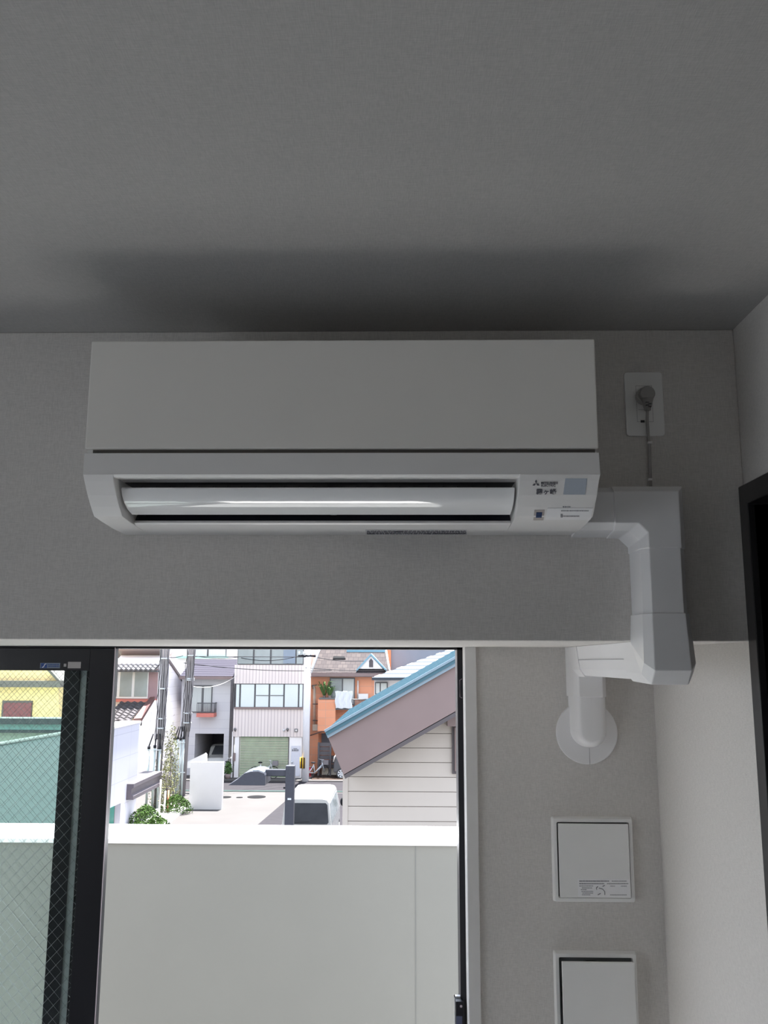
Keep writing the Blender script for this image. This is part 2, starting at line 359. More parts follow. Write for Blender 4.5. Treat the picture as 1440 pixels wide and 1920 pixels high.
# surface decals placed on the body profile
def surf(x, y, off=0.0005):
    d = ray(x, y); best = None
    for (ya, za), (yb, zb) in zip(PROF[1:-1], PROF[2:]):
        a = V((ya, zz(za))); b = V((yb, zz(zb))); e = b-a
        den = d.y*e.y-d.z*e.x
        if abs(den) < 1e-9: continue
        t = ((a.x-0)*e.y-(a.y-CAMZ)*e.x)/den; p = ORG+d*t
        u = ((p.y-a.x)*e.x+(p.z-a.y)*e.y)/e.length_squared
        if -0.001 <= u <= (1.001 if yb < YB-.01 else 1.2) and (best is None or t < best[0]):
            nrm = V((0, e.y, -e.x)).normalized(); nrm = nrm if nrm.y < 0.2 and nrm.dot(V((0, -1, -.3))) > 0 else -nrm
            best = (t, p, nrm)
    return best[1]+best[2]*off
def patch(mb, pts, off=0.0006, rows=4):
    # quad (tl,tr,br,bl) in picture outline, draped on the profile
    tl, tr, br, bl = pts; vs = []; fs = []
    for o in (off, 0.0):
        for i in range(rows+1):
            t = i/rows
            for a, b in ((tl, bl), (tr, br)): vs.append(surf(a[0]+(b[0]-a[0])*t, a[1]+(b[1]-a[1])*t, o))
    n = 2*(rows+1)
    for i in range(rows): fs.append((2*i, 2*i+1, 2*i+3, 2*i+2)); fs += [(2*i, 2*i+2, n+2*i+2, n+2*i), (2*i+1, n+2*i+1, n+2*i+3, 2*i+3)]
    fs += [(0, n, n+1, 1), (2*rows, 2*rows+1, n+2*rows+1, n+2*rows)]
    mb.add(vs, fs)
def dpart(name, m, quads, parent=AC, off=0.0006, rows=4):
    mb = MB()
    for q in quads: patch(mb, q, off, rows)
    return mb.build(name, m, parent)
def R4(x0, y0, x1, y1, k=0): return [(x0, y0), (x1, y0), (x1-k, y1), (x0-k, y1)]
dpart('sensor_window', M['bluegrey'], [R4(1060, 897, 1101, 927, 4)])
rc = dpart('receiver_bezel', mat('bezel_beige', (.42, .38, .36), .4), [R4(1002, 956, 1021, 975, 2)])
dpart('receiver_lens', M['bluechip'], [R4(1005.5, 960, 1016.5, 969.5, 1)], rc, 0.0012)
stp = dpart('notice_sticker', M['sticker'], [R4(1027, 952.5, 1112, 974, 5)], off=0.0007)
def dashes(x0, x1, y, h, gap=.8, wmin=1.0, wmax=3.5, k=0):
    out = []; x = x0
    while x < x1:
        w_ = random.uniform(wmin, wmax); out.append(R4(x, y, min(x+w_, x1), y+h, k)); x += w_+gap
    return out
dpart('sticker_text', M['ink2'], dashes(1052, 1104, 956.2, 1.6) + dashes(1051, 1086, 966.5, 1.6) + [R4(1051, 963, 1055, 969)], stp, 0.0013, 1)
dpart('indicator_text', M['ink2'], dashes(1055, 1070, 949, 2.2), off=0.0006, rows=1)
# maker's mark: three diamonds and two lines of lettering, and the name below
def diamond(cx, cy, ang, L=6.3, W=3.6):
    a = math.radians(ang); d = (math.sin(a), -math.cos(a)); n = (math.cos(a), math.sin(a))
    return [(cx, cy), (cx+d[0]*L/2+n[0]*W/2, cy+d[1]*L/2+n[1]*W/2), (cx+d[0]*L, cy+d[1]*L), (cx+d[0]*L/2-n[0]*W/2, cy+d[1]*L/2-n[1]*W/2)]
mb = MB()
for ang in (0, 120, 240):
    q = diamond(1005, 906.2, ang, 7.6, 4.2); vs = [surf(*p, .0009) for p in q] + [surf(*p, .0) for p in q]
    mb.add(vs, [(0, 1, 2, 3), (7, 6, 5, 4)])
mb.build('maker_emblem', M['ink'], AC)
def textmesh(txt, size, name, m, org, ux, uy, parent, bold=0.0):
    cu = bpy.data.curves.new(name, 'FONT'); cu.body = txt; cu.size = size; cu.extrude = 0.0002; cu.offset = bold; cu.resolution_u = 3
    ob = bpy.data.objects.new(name, cu); COL.objects.link(ob)
    dg = bpy.context.evaluated_depsgraph_get(); me = bpy.data.meshes.new_from_object(ob.evaluated_get(dg)); bpy.data.objects.remove(ob)
    if len(me.vertices) == 0: return None
    n = ux.cross(uy); mt = Matrix((ux, uy, n)).transposed().to_4x4(); me.transform(mt)
    o = bpy.data.objects.new(name, me); COL.objects.link(o); o.parent = parent; o.location = org - wloc(parent); me.materials.clear(); me.materials.append(m); return o
def surf_axes(x, y):
    a = surf(x, y, .0009); b = surf(x, y-6, .0009); u = (b-a).normalized(); return a, V((1, 0, 0)), u
a, ux, uy = surf_axes(1014, 907.0); textmesh('MITSUBISHI', 0.0052, 'maker_lettering', M['ink'], a, ux, uy, AC, .00012)
a, ux, uy = surf_axes(1014, 911.8); textmesh('ELECTRIC', 0.0052, 'maker_lettering', M['ink'], a, ux, uy, AC, .00012)
a, ux, uy = surf_axes(1005, 925.5); o = textmesh('\u9727\u30f6\u5cf0', 0.0105, 'series_lettering', M['ink'], a, ux, uy, AC, .00025)
# rating label underneath
mb = MB(); q = [R4(685, 993.5, 875, 1001.5, -1)]
rl = dpart('rating_label', mat('label_grey', (.62, .62, .64), .5), q, rows=1)
qs = []
for yy in (994.4, 996.2, 998.0, 999.8): qs += dashes(688, 874, yy, 1.0, 1.5, 2, 9)
qs += [R4(741, 994.6, 756, 997), R4(688, 999.4, 702, 1001), R4(800, 999, 808, 1001), R4(812, 999, 872, 1000.4)]
dpart('label_print', M['ink'], qs, rl, .0011, 1)

# ------------------------------------------------------------------ pipe duct cover
SEC = [(-.0435, 0), (-.0370, .050), (-.0262, .066), (.0262, .066), (.0370, .050), (.0435, 0)]     # lateral, height
def grow(k): return [(l*(1+k*1.0) if h else l*(1+k), h*(1+k) if h else 0) for l, h in SEC]
def sweep(mb, stations, n):
    vs = [p for s_ in stations for p in s_]; fs = []
    for i in range(len(stations)-1):
        for j in range(n): fs.append((i*n+j, i*n+(j+1) % n, (i+1)*n+(j+1) % n, (i+1)*n+j))
    fs.append(tuple(range(n))); fs.append(tuple(range((len(stations)-1)*n, len(stations)*n)))
    mb.add(vs, fs); return mb
DU = thing('pipe_duct_cover', (.4445, YB-.033, ZB-.07), 'white plastic pipe duct bending from the air conditioner down under the beam to the wall', 'pipe duct')
XCD, ZCD = .4445, zz(.2615)
g = .0003
# short horizontal run
mb = MB(); S = SEC; sweep(mb, [[(X, YB-g-h, ZCD+l) for l, h in S] for X in (AX1-.004, .385)], 6); mb.build('straight_cover', M['duct'], DU, bevel=.0012)
# flat elbow
mb = MB(); S = grow(.045); c = .016; st_ = [[(.362, YB-g-h, ZCD+l) for l, h in S]]
A_, B_ = [], []
for l, h in S:
    s_ = l
    if l > 0: A_.append((XCD+l, YB-g-h, ZCD+l)); B_.append((XCD+l, YB-g-h, ZCD+l))
    else: A_.append((XCD+l-c, YB-g-h, ZCD+l)); B_.append((XCD+l, YB-g-h, ZCD+l-c))
st_ += [A_, B_, [(XCD+l, YB-g-h, zz(.1885 if h < .01 else .1915)) for l, h in S]]
sweep(mb, st_, 6); mb.build('elbow_cover', M['duct'], DU, bevel=.0014)
# vertical run
mb = MB(); S = SEC; sweep(mb, [[(XCD+l, YB-g-h, z) for l, h in S] for z in (zz(.2), zz(.07))], 6); mb.build('straight_cover', M['duct'], DU, bevel=.0012)
# outside elbow around the beam's lower edge
mb = MB(); S = grow(.055); c = .020; ZD = ZB-g; S2 = [(l*1.05, h) for l, h in S]
st_ = [[(XCD+l, YB-g-h, zz(.082)) for l, h in S]]
st_ += [[(XCD+l*1.05+.002, YB-g-h*1.04, ZD-h+c*h/.066) for l, h in S2], [(XCD+l*1.05+.002, YB-g-h+c*h/.066, ZD-h*1.04) for l, h in S2]]
st_ += [[(XCD+l, 1.615, ZD-h) for l, h in S]]
sweep(mb, st_, 6); mb.build('elbow_cover', M['duct'], DU, bevel=.0014)
# horizontal run beneath the beam
mb = MB(); S = SEC; sweep(mb, [[(XCD+l, y, ZD-h) for l, h in S] for y in (1.59, 2.09)], 6); hc = mb.build('straight_cover', M['duct'], DU, bevel=.0012)
for sgn in (-1,):
    mb = MB(); mb.box((XCD-.0412, 1.616, ZD-.0300), (XCD-.0390, 2.085, ZD-.0308)); mb.build('seam_line', M['ink2'], hc)
# inside elbow on the recessed wall
mb = MB(); S = grow(.045); yw = D-g
st_ = [[(XCD+l, 2.035, ZD-h) for l, h in S], [(XCD+l, yw-h*.995, ZD-h) for l, h in S], [(XCD+l, yw-h, zz(-.080)) for l, h in S]]
sweep(mb, st_, 6); mb.build('elbow_cover', M['duct'], DU, bevel=.0012)
mb = MB(); mb.box((XCD-.0447, 1.98, ZD-.0003), (XCD+.0447, yw, ZD)); 
# lower run with a rounded end
mb = MB(); z0 = zz(-.158); rows = []
for (l, h) in [(.0415, 0), (.0385, .040), (.0355, .052), (.0290, .0615), (.0225, .064), (.0001, .0645)]:
    pts = [(XCD-l-.0, yw-h, zz(-.07))]
    for k in range(17): a_ = PI+PI*k/16; pts.append((XCD+math.cos(a_)*l, yw-h, z0+math.sin(a_)*l))
    pts.append((XCD+l, yw-h, zz(-.07))); rows.append(pts)
n = len(rows[0]); fs = []
for i in range(len(rows)-1):
    for j in range(n-1): fs.append((i*n+j, i*n+j+1, (i+1)*n+j+1, (i+1)*n+j))
mb.add([p for r_ in rows for p in r_], fs, 0, True); ec = mb.build('end_cap_cover', M['duct'], DU)
c = at(1099, 1373.5, D); mb = MB()
ring = [(c.x+math.cos(t*2*PI/64)*.0735, D-g, c.z+math.sin(t*2*PI/64)*.0735) for t in range(64)]; mb.prism(ring, (0, -.009, 0)); mb.build('wall_plate', M['duct'], DU, bevel=.002)
bx((c.x+.004, D-.0103, c.z-.0735), (c.x+.0046, D-.0093, c.z-.035)).build('plate_seam', M['ink2'], DU)

# ------------------------------------------------------------------ outlet, plug and cord
def rrect(x0, z0, x1, z1, r, Y, n=5):
    p = []
    for cx, cz, a0 in ((x1-r, z1-r, 0), (x0+r, z1-r, 90), (x0+r, z0+r, 180), (x1-r, z0+r, 270)):
        for k in range(n+1): a_ = math.radians(a0+90*k/n); p.append((cx+r*math.cos(a_), Y, cz+r*math.sin(a_)))
    return p
ox, oz = .4395, zz(.4625)
OUT = thing('power_outlet', (ox, YB, oz-.06), 'white wall outlet plate with rounded corners on the beam right of the air conditioner', 'power outlet')
MB().prism(rrect(ox-.0345, oz-.060, ox+.0345, oz+.060, .006, YB-g), (0, -.005, 0)).build('outlet_plate', M['plate'], OUT, bevel=.001)
mb = MB(); a = V((ox-.0145, 0, oz-.034)); b = V((ox+.0145, 0, oz+.034))
for q in ((a.x, a.z, b.x, a.z+.0005), (a.x, b.z-.0005, b.x, b.z), (a.x, a.z, a.x+.0005, b.z), (b.x-.0005, a.z, b.x, b.z), (a.x+.003, oz-.0115, b.x-.003, oz-.011)): mb.box((q[0], YB-.0056, q[1]), (q[2], YB-.005, q[3]))
mb.build('socket_outline', M['ink2'], OUT)
a = at(1205, 790, YB-.006); bx((a.x-.0035, YB-.0057, a.z-.0022), (a.x+.0035, YB-.005, a.z+.0022)).build('socket_slot', M['black'], OUT)
CORD = AC
pc = at(1211, 742, YB-.02)
mb = MB()
mb.tube([(pc.x-.0015, YB-.006, pc.z+.001), (pc.x-.0015, YB-.022, pc.z+.001)], .0145, 20); mb.tube([(pc.x+.001, YB-.018, pc.z+.002), (pc.x+.001, YB-.030, pc.z+.002)], .0135, 20)
PLG = mb.build('power_plug', M['grey'], CORD, bevel=.0015)
mb = MB(); mb.tube([(pc.x+.001, YB-.024, pc.z-.006), (pc.x+.001, YB-.022, pc.z-.028)], .0110, 14, r2=.0055); nk = mb.build('strain_relief', M['grey'], PLG)
mb = MB()
for k, (dx, dz) in enumerate([(-.0015, -.0155), (.003, -.0182), (-.0012, -.0208), (.003, -.0235)]): mb.box((pc.x+dx-.0028, YB-.0325, pc.z+dz-.0004), (pc.x+dx+.0028, YB-.0290+.003, pc.z+dz+.0004))
mb.build('relief_slots', M['black'], PLG)
mb = MB(); ck = lambda x, y, Y: tuple(at(x, y, Y))
pts = [(pc.x+.001, YB-.022, pc.z-.024), ck(1213.5, 785, YB-.013), ck(1215, 812, YB-.008), ck(1217.5, 832, YB-.004), ck(1218.5, 870, YB-.0035), ck(1220, 915, YB-.0035)]
mb.tube(pts, .0028, 10); mb.build('power_cord', M['cord'], CORD)
for i, yy in enumerate((830, 899)):
    p = at(1219, yy, YB-.005); mb = MB(); mb.box((p.x-.0045, YB-.0075, p.z-.002), (p.x+.0035, YB-g, p.z+.002))
    tag(mb.build('cable_clip', M['plate'], bevel=.0006), ('upper' if i == 0 else 'lower')+' small white cable clip holding the cord '+('just below the outlet' if i == 0 else 'just above the duct'), 'cable clip', 'cable clips on the cord')

# ------------------------------------------------------------------ ventilation covers
def vent(cx, cz, lab, fwd, label_on):
    t = thing('ventilation_cover', (cx, D, cz-.095), lab, 'ventilation cover', 'ventilation covers on the recessed wall')
    mb = MB(); o = rrect(cx-.095, cz-.095, cx+.095, cz+.095, .004, 0); i_ = .084; Y0 = D-g
    n = len(o); inn = rrect(cx-i_, cz-i_, cx+i_, cz+i_, .003, 0)
    vs = [(p[0], Y0, p[2]) for p in o] + [(p[0]*1+(cx-p[0])*.03, Y0-.016, p[2]+(cz-p[2])*.03) for p in o] + [(p[0], Y0-.016, p[2]) for p in inn] + [(p[0], Y0, p[2]) for p in inn]
    fs = []
    for r_ in range(3):
        for j in range(n): fs.append((r_*n+j, r_*n+(j+1) % n, (r_+1)*n+(j+1) % n, (r_+1)*n+j))
    mb.add(vs, fs); mb.build('cover_frame', M['plate'], t, bevel=.0008)
    mb = MB(); mb.box((cx-.083, Y0-.003, cz-.083), (cx+.083, Y0-.0005, cz+.083)); bk = mb.build('inner_grille', mat('grille_dark', (.10, .11, .11), .6), t)
    mb = MB(); pts = [(cx-.01+math.cos(a_*PI/24)*.068, Y0-.004, cz+math.sin(a_*PI/24)*.068+.006) for a_ in range(49)]; mb.tube(pts, .0009, 4); mb.build('grille_ring', M['black'], bk)
    MB().tube([(cx, Y0-.003, cz), (cx, Y0-fwd+.004, cz)], .012, 12).build('centre_post', M['plate'], t)
    pn = bx((cx-.0815, Y0-fwd-.003, cz-.0815), (cx+.0815, Y0-fwd+.004, cz+.0815)).build('cover_panel', M['plate'], t, bevel=.0008)
    return t, pn, Y0-fwd-.003
vx, vz = .4478, zz(-.4535)
t1, pn, yf = vent(vx, vz, 'square white ventilation cover with a printed instruction label, upper of the two', .020, True)
def flat_dashes(mb, x0, x1, y, h, Y, k=.9, wmin=1, wmax=4, gap=.5):
    x = x0
    while x < x1:
        w_ = random.uniform(wmin, wmax); a = at(x, y+h, Y); b = at(min(x+w_, x1), y, Y); mb.box((a.x, Y-.0006, a.z), (b.x, Y-.0003, b.z)); x += w_+gap
lb = rect_px(1084, 1648.5, 1179, 1681, yf); 
mb = MB(); a = at(1084, 1681.5, yf); b = at(1180, 1648.5, yf); mb.box((a.x, yf-.0003, a.z), (b.x, yf, b.z)); lab = mb.build('instruction_label', M['sticker'], pn)
mb = MB()
flat_dashes(mb, 1086, 1142, 1651, 2, yf, wmin=2, wmax=7); flat_dashes(mb, 1147, 1175, 1651.3, 1.4, yf); flat_dashes(mb, 1086, 1133, 1656, 1.8, yf); flat_dashes(mb, 1138, 1178, 1656.2, 1.4, yf)
for y_, x0_, x1_ in ((1660.5, 1086, 1112), (1664.2, 1091, 1110), (1667.5, 1089, 1100), (1670.8, 1090, 1112), (1673.8, 1092, 1112), (1677, 1091, 1107), (1660.8, 1144, 1153), (1660.8, 1164, 1175), (1677.3, 1144, 1175)): flat_dashes(mb, x0_, x1_, y_, 1.3, yf)
mb.build('label_text', M['ink2'], lab)
mb = MB()
for p in ([(1119, 1668), (1118, 1665), (1121, 1662)], [(1123, 1665), (1130, 1667), (1134, 1672), (1134, 1678)], [(1121, 1678), (1126, 1675)], [(1130, 1662), (1134, 1660)]):
    mb.tube([at(q[0], q[1], yf-.0006) for q in p], .0007, 4)
mb.build('label_diagram', M['ink'], lab)
t2, pn2, yf2 = vent(.4445, zz(-.7500), 'square white ventilation cover standing open at the top, lower of the two', .037, False)

# @@OUTSIDE@@
# ------------------------------------------------------------------ outside: materials
def C(*c): return s2l(c)
M['conc'] = mat('pale_concrete', (0.0745, 0.07, 0.0682), 0.85, 0.05, 0.6)
M['asph'] = mat('asphalt', (0.0272, 0.0252, 0.0281), 0.9, 0.08, 3)
M['pave'] = brickmat('terracotta_paving', (0.0432, 0.0264, 0.0192), (0.036, 0.025, 0.0192), (0.0336, 0.0288, 0.024), 0.3, 0.3, 0.01, 0.8, 'XY')
M['mint'] = mat('mint_road_paint', (0.0293, 0.0463, 0.0428), 0.7, 0.05)
M['wht'] = mat('white_render', (0.69, 0.667, 0.667), 0.75, 0.02, 2)
M['whtw'] = mat('warm_white_render', (0.554, 0.529, 0.517), 0.75, 0.02, 2)
M['lilac'] = brickmat('lilac_white_panels', (0.454, 0.454, 0.522), (0.438, 0.438, 0.505), (0.346, 0.346, 0.413), 1.8, 0.9, 0.012, 0.6, 'YZ', 0.0)
M['siding_yz'] = brickmat('white_lap_siding', (0.855, 0.812, 0.821), (0.829, 0.787, 0.795), (0.701, 0.65, 0.667), 4.0, 0.42, 0.012, 0.7, 'YZ', 0.3)
M['greywall'] = brickmat('lilac_grey_siding', (0.502, 0.491, 0.514), (0.524, 0.513, 0.528), (0.426, 0.417, 0.451), 3.0, 0.5, 0.012, 0.7, 'XZ', 0.0)
M['rib'] = brickmat('vertical_ribbed_tile', (0.576, 0.509, 0.49), (0.605, 0.537, 0.516), (0.418, 0.363, 0.359), 0.19, 8.0, 0.025, 0.6, 'XZ', 0.0)
M['ora'] = brickmat('orange_tile_wall', (0.579, 0.241, 0.131), (0.634, 0.275, 0.159), (0.468, 0.261, 0.18), 0.9, 0.45, 0.014, 0.6, 'XZ', 0.0)
M['ora2'] = mat('orange_render', (0.504, 0.21, 0.112), 0.7, 0.06, 3)
M['coral'] = mat('coral_paint', (0.494, 0.169, 0.137), 0.6, 0.04)
M['pinkw'] = mat('dusty_pink_wall', (0.26, 0.169, 0.182), 0.7, 0.04, 2)
M['kawara'] = mat('pale_roof_tiles', (0.101, 0.0991, 0.107), 0.5, 0.12, 6)
M['kawara2'] = brickmat('brown_grey_scale_tiles', (0.26, 0.23, 0.24), (0.20, 0.18, 0.19), (0.10, 0.09, 0.10), 0.45, 0.32, 0.03, 0.7, 'XZ')
M['purple'] = mat('purple_grey_metal_roof', (0.0329, 0.0293, 0.042), 0.45, 0.04)
M['shing'] = brickmat('mottled_shingles', (0.0573, 0.0476, 0.0459), (0.0394, 0.0328, 0.0337), (0.0295, 0.0246, 0.0255), 0.30, 0.22, 0.015, 0.8, 'XZ')
M['sky'] = mat('light_blue_trim', (0.18, 0.312, 0.384), 0.5, 0.03)
M['bluemetal'] = mat('blue_metal_roof', (0.0615, 0.124, 0.155), 0.4, 0.05, 2)
M['whitemetal'] = mat('pale_blue_metal_edge', (0.187, 0.245, 0.288), 0.4, 0.03)
M['taupe'] = mat('taupe_bargeboard', (0.198, 0.151, 0.146), 0.6, 0.03, 2)
M['taupe2'] = mat('dark_taupe', (0.0676, 0.0572, 0.0611), 0.6, 0.03, 2)
M['cream'] = mat('cream_siding', (0.453, 0.413, 0.376), 0.7, 0.02, 2)
M['char'] = mat('charcoal_metal', (0.0551, 0.0571, 0.0701), 0.4, 0.04)
M['win'] = mat('window_glass_grey', (0.238, 0.266, 0.266), 0.15, 0.10, 1.5)
M['wind'] = mat('window_glass_dark', (0.06, 0.065, 0.07), 0.12, 0.15, 1.5)
M['curt'] = mat('curtain_pale', (0.462, 0.483, 0.469), 0.8, 0.08, 8, stretch=(6, 1, .1))
M['frosted'] = mat('frosted_pane', (0.532, 0.574, 0.581), 0.3, 0.03)
M['fr'] = mat('window_frame_dark', (0.10, 0.10, 0.105), 0.5, 0.05)
M['frw'] = mat('window_frame_white', (0.63, 0.608, 0.593), 0.5, 0.03)
M['shut'] = mat('shutter_slat', (0.637, 0.619, 0.506), 0.6, 0.05); M['shutd'] = mat('shutter_gap_green', (0.137, 0.243, 0.127), 0.7, 0.3, 2)
M['pole'] = mat('concrete_pole', (0.195, 0.183, 0.192), 0.8, 0.06); M['polew'] = mat('pale_concrete_pole', (0.66, 0.66, 0.698), 0.8, 0.03)
M['cab'] = mat('black_cable', (0.021, 0.021, 0.0245), 0.6, 0.1); M['band'] = mat('zinc_band', (0.468, 0.494, 0.52), 0.4, 0.03)
M['pipe'] = mat('pale_green_conduit', (0.378, 0.42, 0.42), 0.5, 0.04)
M['leaf'] = mat('fresh_leaves', (0.0448, 0.085, 0.0203), 0.6, 0.35, 6); M['leaf2'] = mat('olive_leaves', (0.17, 0.17, 0.085), 0.7, 0.3, 6); M['leafd'] = mat('palm_leaves', (0.07, 0.13, 0.045), 0.6, 0.3, 6)
M['yel'] = mat('safety_yellow', (0.75, 0.42, 0.02), 0.5, 0.03); M['red'] = mat('red_paint', (0.60, 0.03, 0.06), 0.4, 0.04)
M['car'] = mat('white_car_paint', (0.4, 0.4, 0.38), 0.25, 0.01, coat=0.5); M['carg'] = mat('grey_car_paint', (0.07, 0.07, 0.0775), 0.3, 0.03, coat=0.5)
M['tyre'] = mat('tyre', (0.03, 0.03, 0.032), 0.8, 0.1); M['alloy'] = mat('alloy_rim', (0.65, 0.66, 0.68), 0.3, 0.03)
M['carglass'] = mat('tinted_car_glass', (0.035, 0.04, 0.045), 0.06, 0.2, 2, coat=0.5); M['tail'] = mat('tail_lamp', (0.35, 0.10, 0.11), 0.2, 0.1)
M['stairm'] = mat('dark_grey_boards', (0.0765, 0.0702, 0.0765), 0.6, 0.06); M['yelw'] = mat('yellow_wall', (0.93, 0.655, 0.342), 0.7, 0.03, 2)
M['maroon'] = mat('maroon_shutter', (0.25, 0.075, 0.085), 0.6, 0.05); M['brownb'] = mat('grey_brown_band', (0.16, 0.13, 0.12), 0.7, 0.05)
M['greenroof'] = mat('pale_green_metal_roof', (0.0165, 0.0276, 0.0257), 0.45, 0.04, 2); M['greenpale'] = mat('pale_green_edge', (0.091, 0.108, 0.101), 0.5, 0.03); M['greend'] = mat('green_fascia', (0.374, 0.632, 0.549), 0.5, 0.04)
M['teal'] = mat('teal_glass', (0.05, 0.17, 0.15), 0.15, 0.05); M['cloth'] = mat('white_bedding', (0.55, 0.57, 0.60), 0.9, 0.03)
M['slate'] = mat('slate_blue_wall', (0.176, 0.215, 0.267), 0.6, 0.03, 2); M['cave'] = mat('garage_interior', (0.07, 0.065, 0.085), 0.9, 0.1)
M['signb'] = mat('beige_box', (0.55, 0.50, 0.42), 0.6, 0.04)

for k_, m_ in M.items():
    if k_ in ('conc', 'asph', 'pave', 'mint', 'wht', 'whtw', 'kawara', 'purple', 'shing', 'bluemetal', 'whitemetal', 'leaf', 'leaf2', 'leafd', 'cab', 'greenroof', 'greenpale', 'greend', 'cream', 'taupe', 'char', 'pole', 'polew', 'yelw', 'frw', 'coral', 'sky'):
        m_.node_tree.nodes['Principled BSDF'].inputs['Specular IOR Level'].default_value = 0.08
M['iron'] = mat('dark_iron', (0.011, 0.011, 0.012), 0.8, 0.1, spec=0.05)
def pfront(mb, pts, Y, depth, mi=0):      # outline traced on plane Y, extruded away
    mb.prism([at(x, y, Y) for x, y in pts], (0, depth, 0), mi); return mb
def fbox(x0, y0, x1, y1, Y, depth, mb=None, zlo=None):    # box whose front face covers the outline at plane Y
    mb = mb or MB(); a = at(x0, y1, Y); b = at(x1, y0, Y); mb.box((a.x, Y, a.z if zlo is None else zlo), (b.x, Y+depth, b.z)); return mb
def fpart(name, m, x0, y0, x1, y1, Y, depth, parent, zlo=None, bevel=0): return fbox(x0, y0, x1, y1, Y, depth, None, zlo).build(name, m, parent, bevel)

# ------------------------------------------------------------------ ground
mb = MB(); mb.box((-60, 3.79, GZ-.3), (60, 90, GZ)); struct(mb.build('ground', M['conc']))
def gpoly(name, m, pts, h=.01): 
    mb = MB(); mb.prism([V((p.x, p.y, GZ)) for p in pts], (0, 0, h)); return struct(mb.build(name, m))
ry0, ry1 = gr(500, 1483).y, gr(500, 1465.5).y
gpoly('road', M['asph'], [V((-60, ry0, 0)), V((60, ry0, 0)), V((60, ry1, 0)), V((-60, ry1, 0))])
gpoly('kerb', M['mint'], [V((-60, ry0-.35, 0)), V((60, ry0-.35, 0)), V((60, ry0, 0)), V((-60, ry0, 0))], .03)
a = gr(553, 1487); b = gr(470, 1558); gpoly('asphalt_bay', M['asph'], [V((a.x, a.y, 0)), V((b.x, b.y, 0)), V((b.x, 14.5, 0)), V((a.x+7, 14.5, 0)), V((a.x+7, a.y, 0))], .012)
gpoly('kerb', M['conc'], [V((-60, ry1, 0)), V((60, ry1, 0)), V((60, ry1+.5, 0)), V((-60, ry1+.5, 0))], .06)
a = gr(583, 1464); gpoly('pavement', M['pave'], [V((a.x, ry1+.5, 0)), V((a.x+12, ry1+.5, 0)), V((a.x+12, 58, 0)), V((a.x, 58, 0))], .05)
for i, (x, y, r_, nm) in enumerate(((481, 1494.5, .45, 'largest dark round manhole cover in the pale car park, nearest the grey post'), (422, 1495, .30, 'dark manhole cover beside the end of the low white wall'), (449, 1495.5, .16, 'small faint manhole cover between two larger ones'))):
    c = gr(x, y); mb = MB(); mb.prism([(c.x+math.cos(t*PI/12)*r_, c.y+math.sin(t*PI/12)*r_, GZ) for t in range(24)], (0, 0, .02))
    tag(mb.build('manhole_cover', M['iron']), nm, 'manhole cover', 'manhole covers in the car park')

# ------------------------------------------------------------------ near house on the right (cream siding, blue roof)
YA = 14.0
NH = thing('house', (at(760, 1500, YA).x, YA+4, GZ), 'near house with cream siding, wide taupe bargeboard and blue metal roof', 'house')
xl = at(645, 1500, YA).x; slope_dir = (at(866, 1330, YA)-at(645, 1455, YA))
def zl(x): t = (x-xl)/slope_dir.x; return at(645, 1455, YA).z + slope_dir.z*t
xr_ = at(905, 1300, YA).x+4.0
poly = [V((xl, YA+.02, GZ)), V((xl, YA+.02, zl(xl)+.2)), V((xr_, YA+.02, zl(xr_)+.2)), V((xr_, YA+.02, GZ))]
MB().prism(poly, (0, 5.2, 0)).build('wall', M['cream'], NH)
mb = MB(); z = at(700, 1554, YA).z-28/1637*YA*9; st = (at(700, 1540, YA).z-at(700, 1568, YA).z); zt = at(700, 1539.5, YA).z-20*st
for k in range(44):
    za = zt+k*st+.006; zb_ = za+st-.010
    xa = xl+.05
    if zb_ > zl(xl): xa = xl+max(.05, (zb_-zl(xl))/slope_dir.z*slope_dir.x)
    mb.box((xa, YA-.012, za), (xr_, YA+.03, zb_))
    if xa > xl+.05:
        xp = xl+max(.05, (za-zl(xl))/slope_dir.z*slope_dir.x); mb.prism([V((xp, YA-.012, za)), V((xa, YA-.012, za)), V((xa, YA-.012, zb_))], (0, .03, 0))
mb.build('siding_boards', M['cream'], NH)
bx((xl-.02, YA-.025, GZ), (xl+.06, YA+.03, zl(xl)+.1)).build('corner_trim', M['cream'], NH)
# bargeboard: square-cut parallelogram standing proud of the wall
YB1 = 13.3
p0 = at(613, 1378, YB1); p1 = at(645, 1455, YB1); dd = (at(860, 1239, YB1)-at(613, 1378, YB1)); L = 2.1
mb = MB(); mb.prism([p0, p0+dd*L, p1+dd*L, p1], (0, .12, 0)); mb.build('bargeboard', M['taupe'], NH, bevel=.01)
mb = MB(); dn = (p1-p0).normalized()
mb.prism([p1-dn*.02, p1+dd*L-dn*.02, p1+dd*L+dn*.045, p1+dn*.045], (0, YA-YB1, 0)); mb.build('soffit', M['taupe2'], NH)  # dark taupe puts the shadow strip under the bargeboard into the colour
mb = MB(); mb.prism([p0+V((0, -.06, 0))-dn*.0, p0+dd*L+V((0, -.06, 0)), p0+dd*L+V((0, -.06, 0))+dn*.045, p0+V((0, -.06, 0))+dn*.045], (0, .1, 0)); mb.build('verge_flashing', M['whitemetal'], NH)
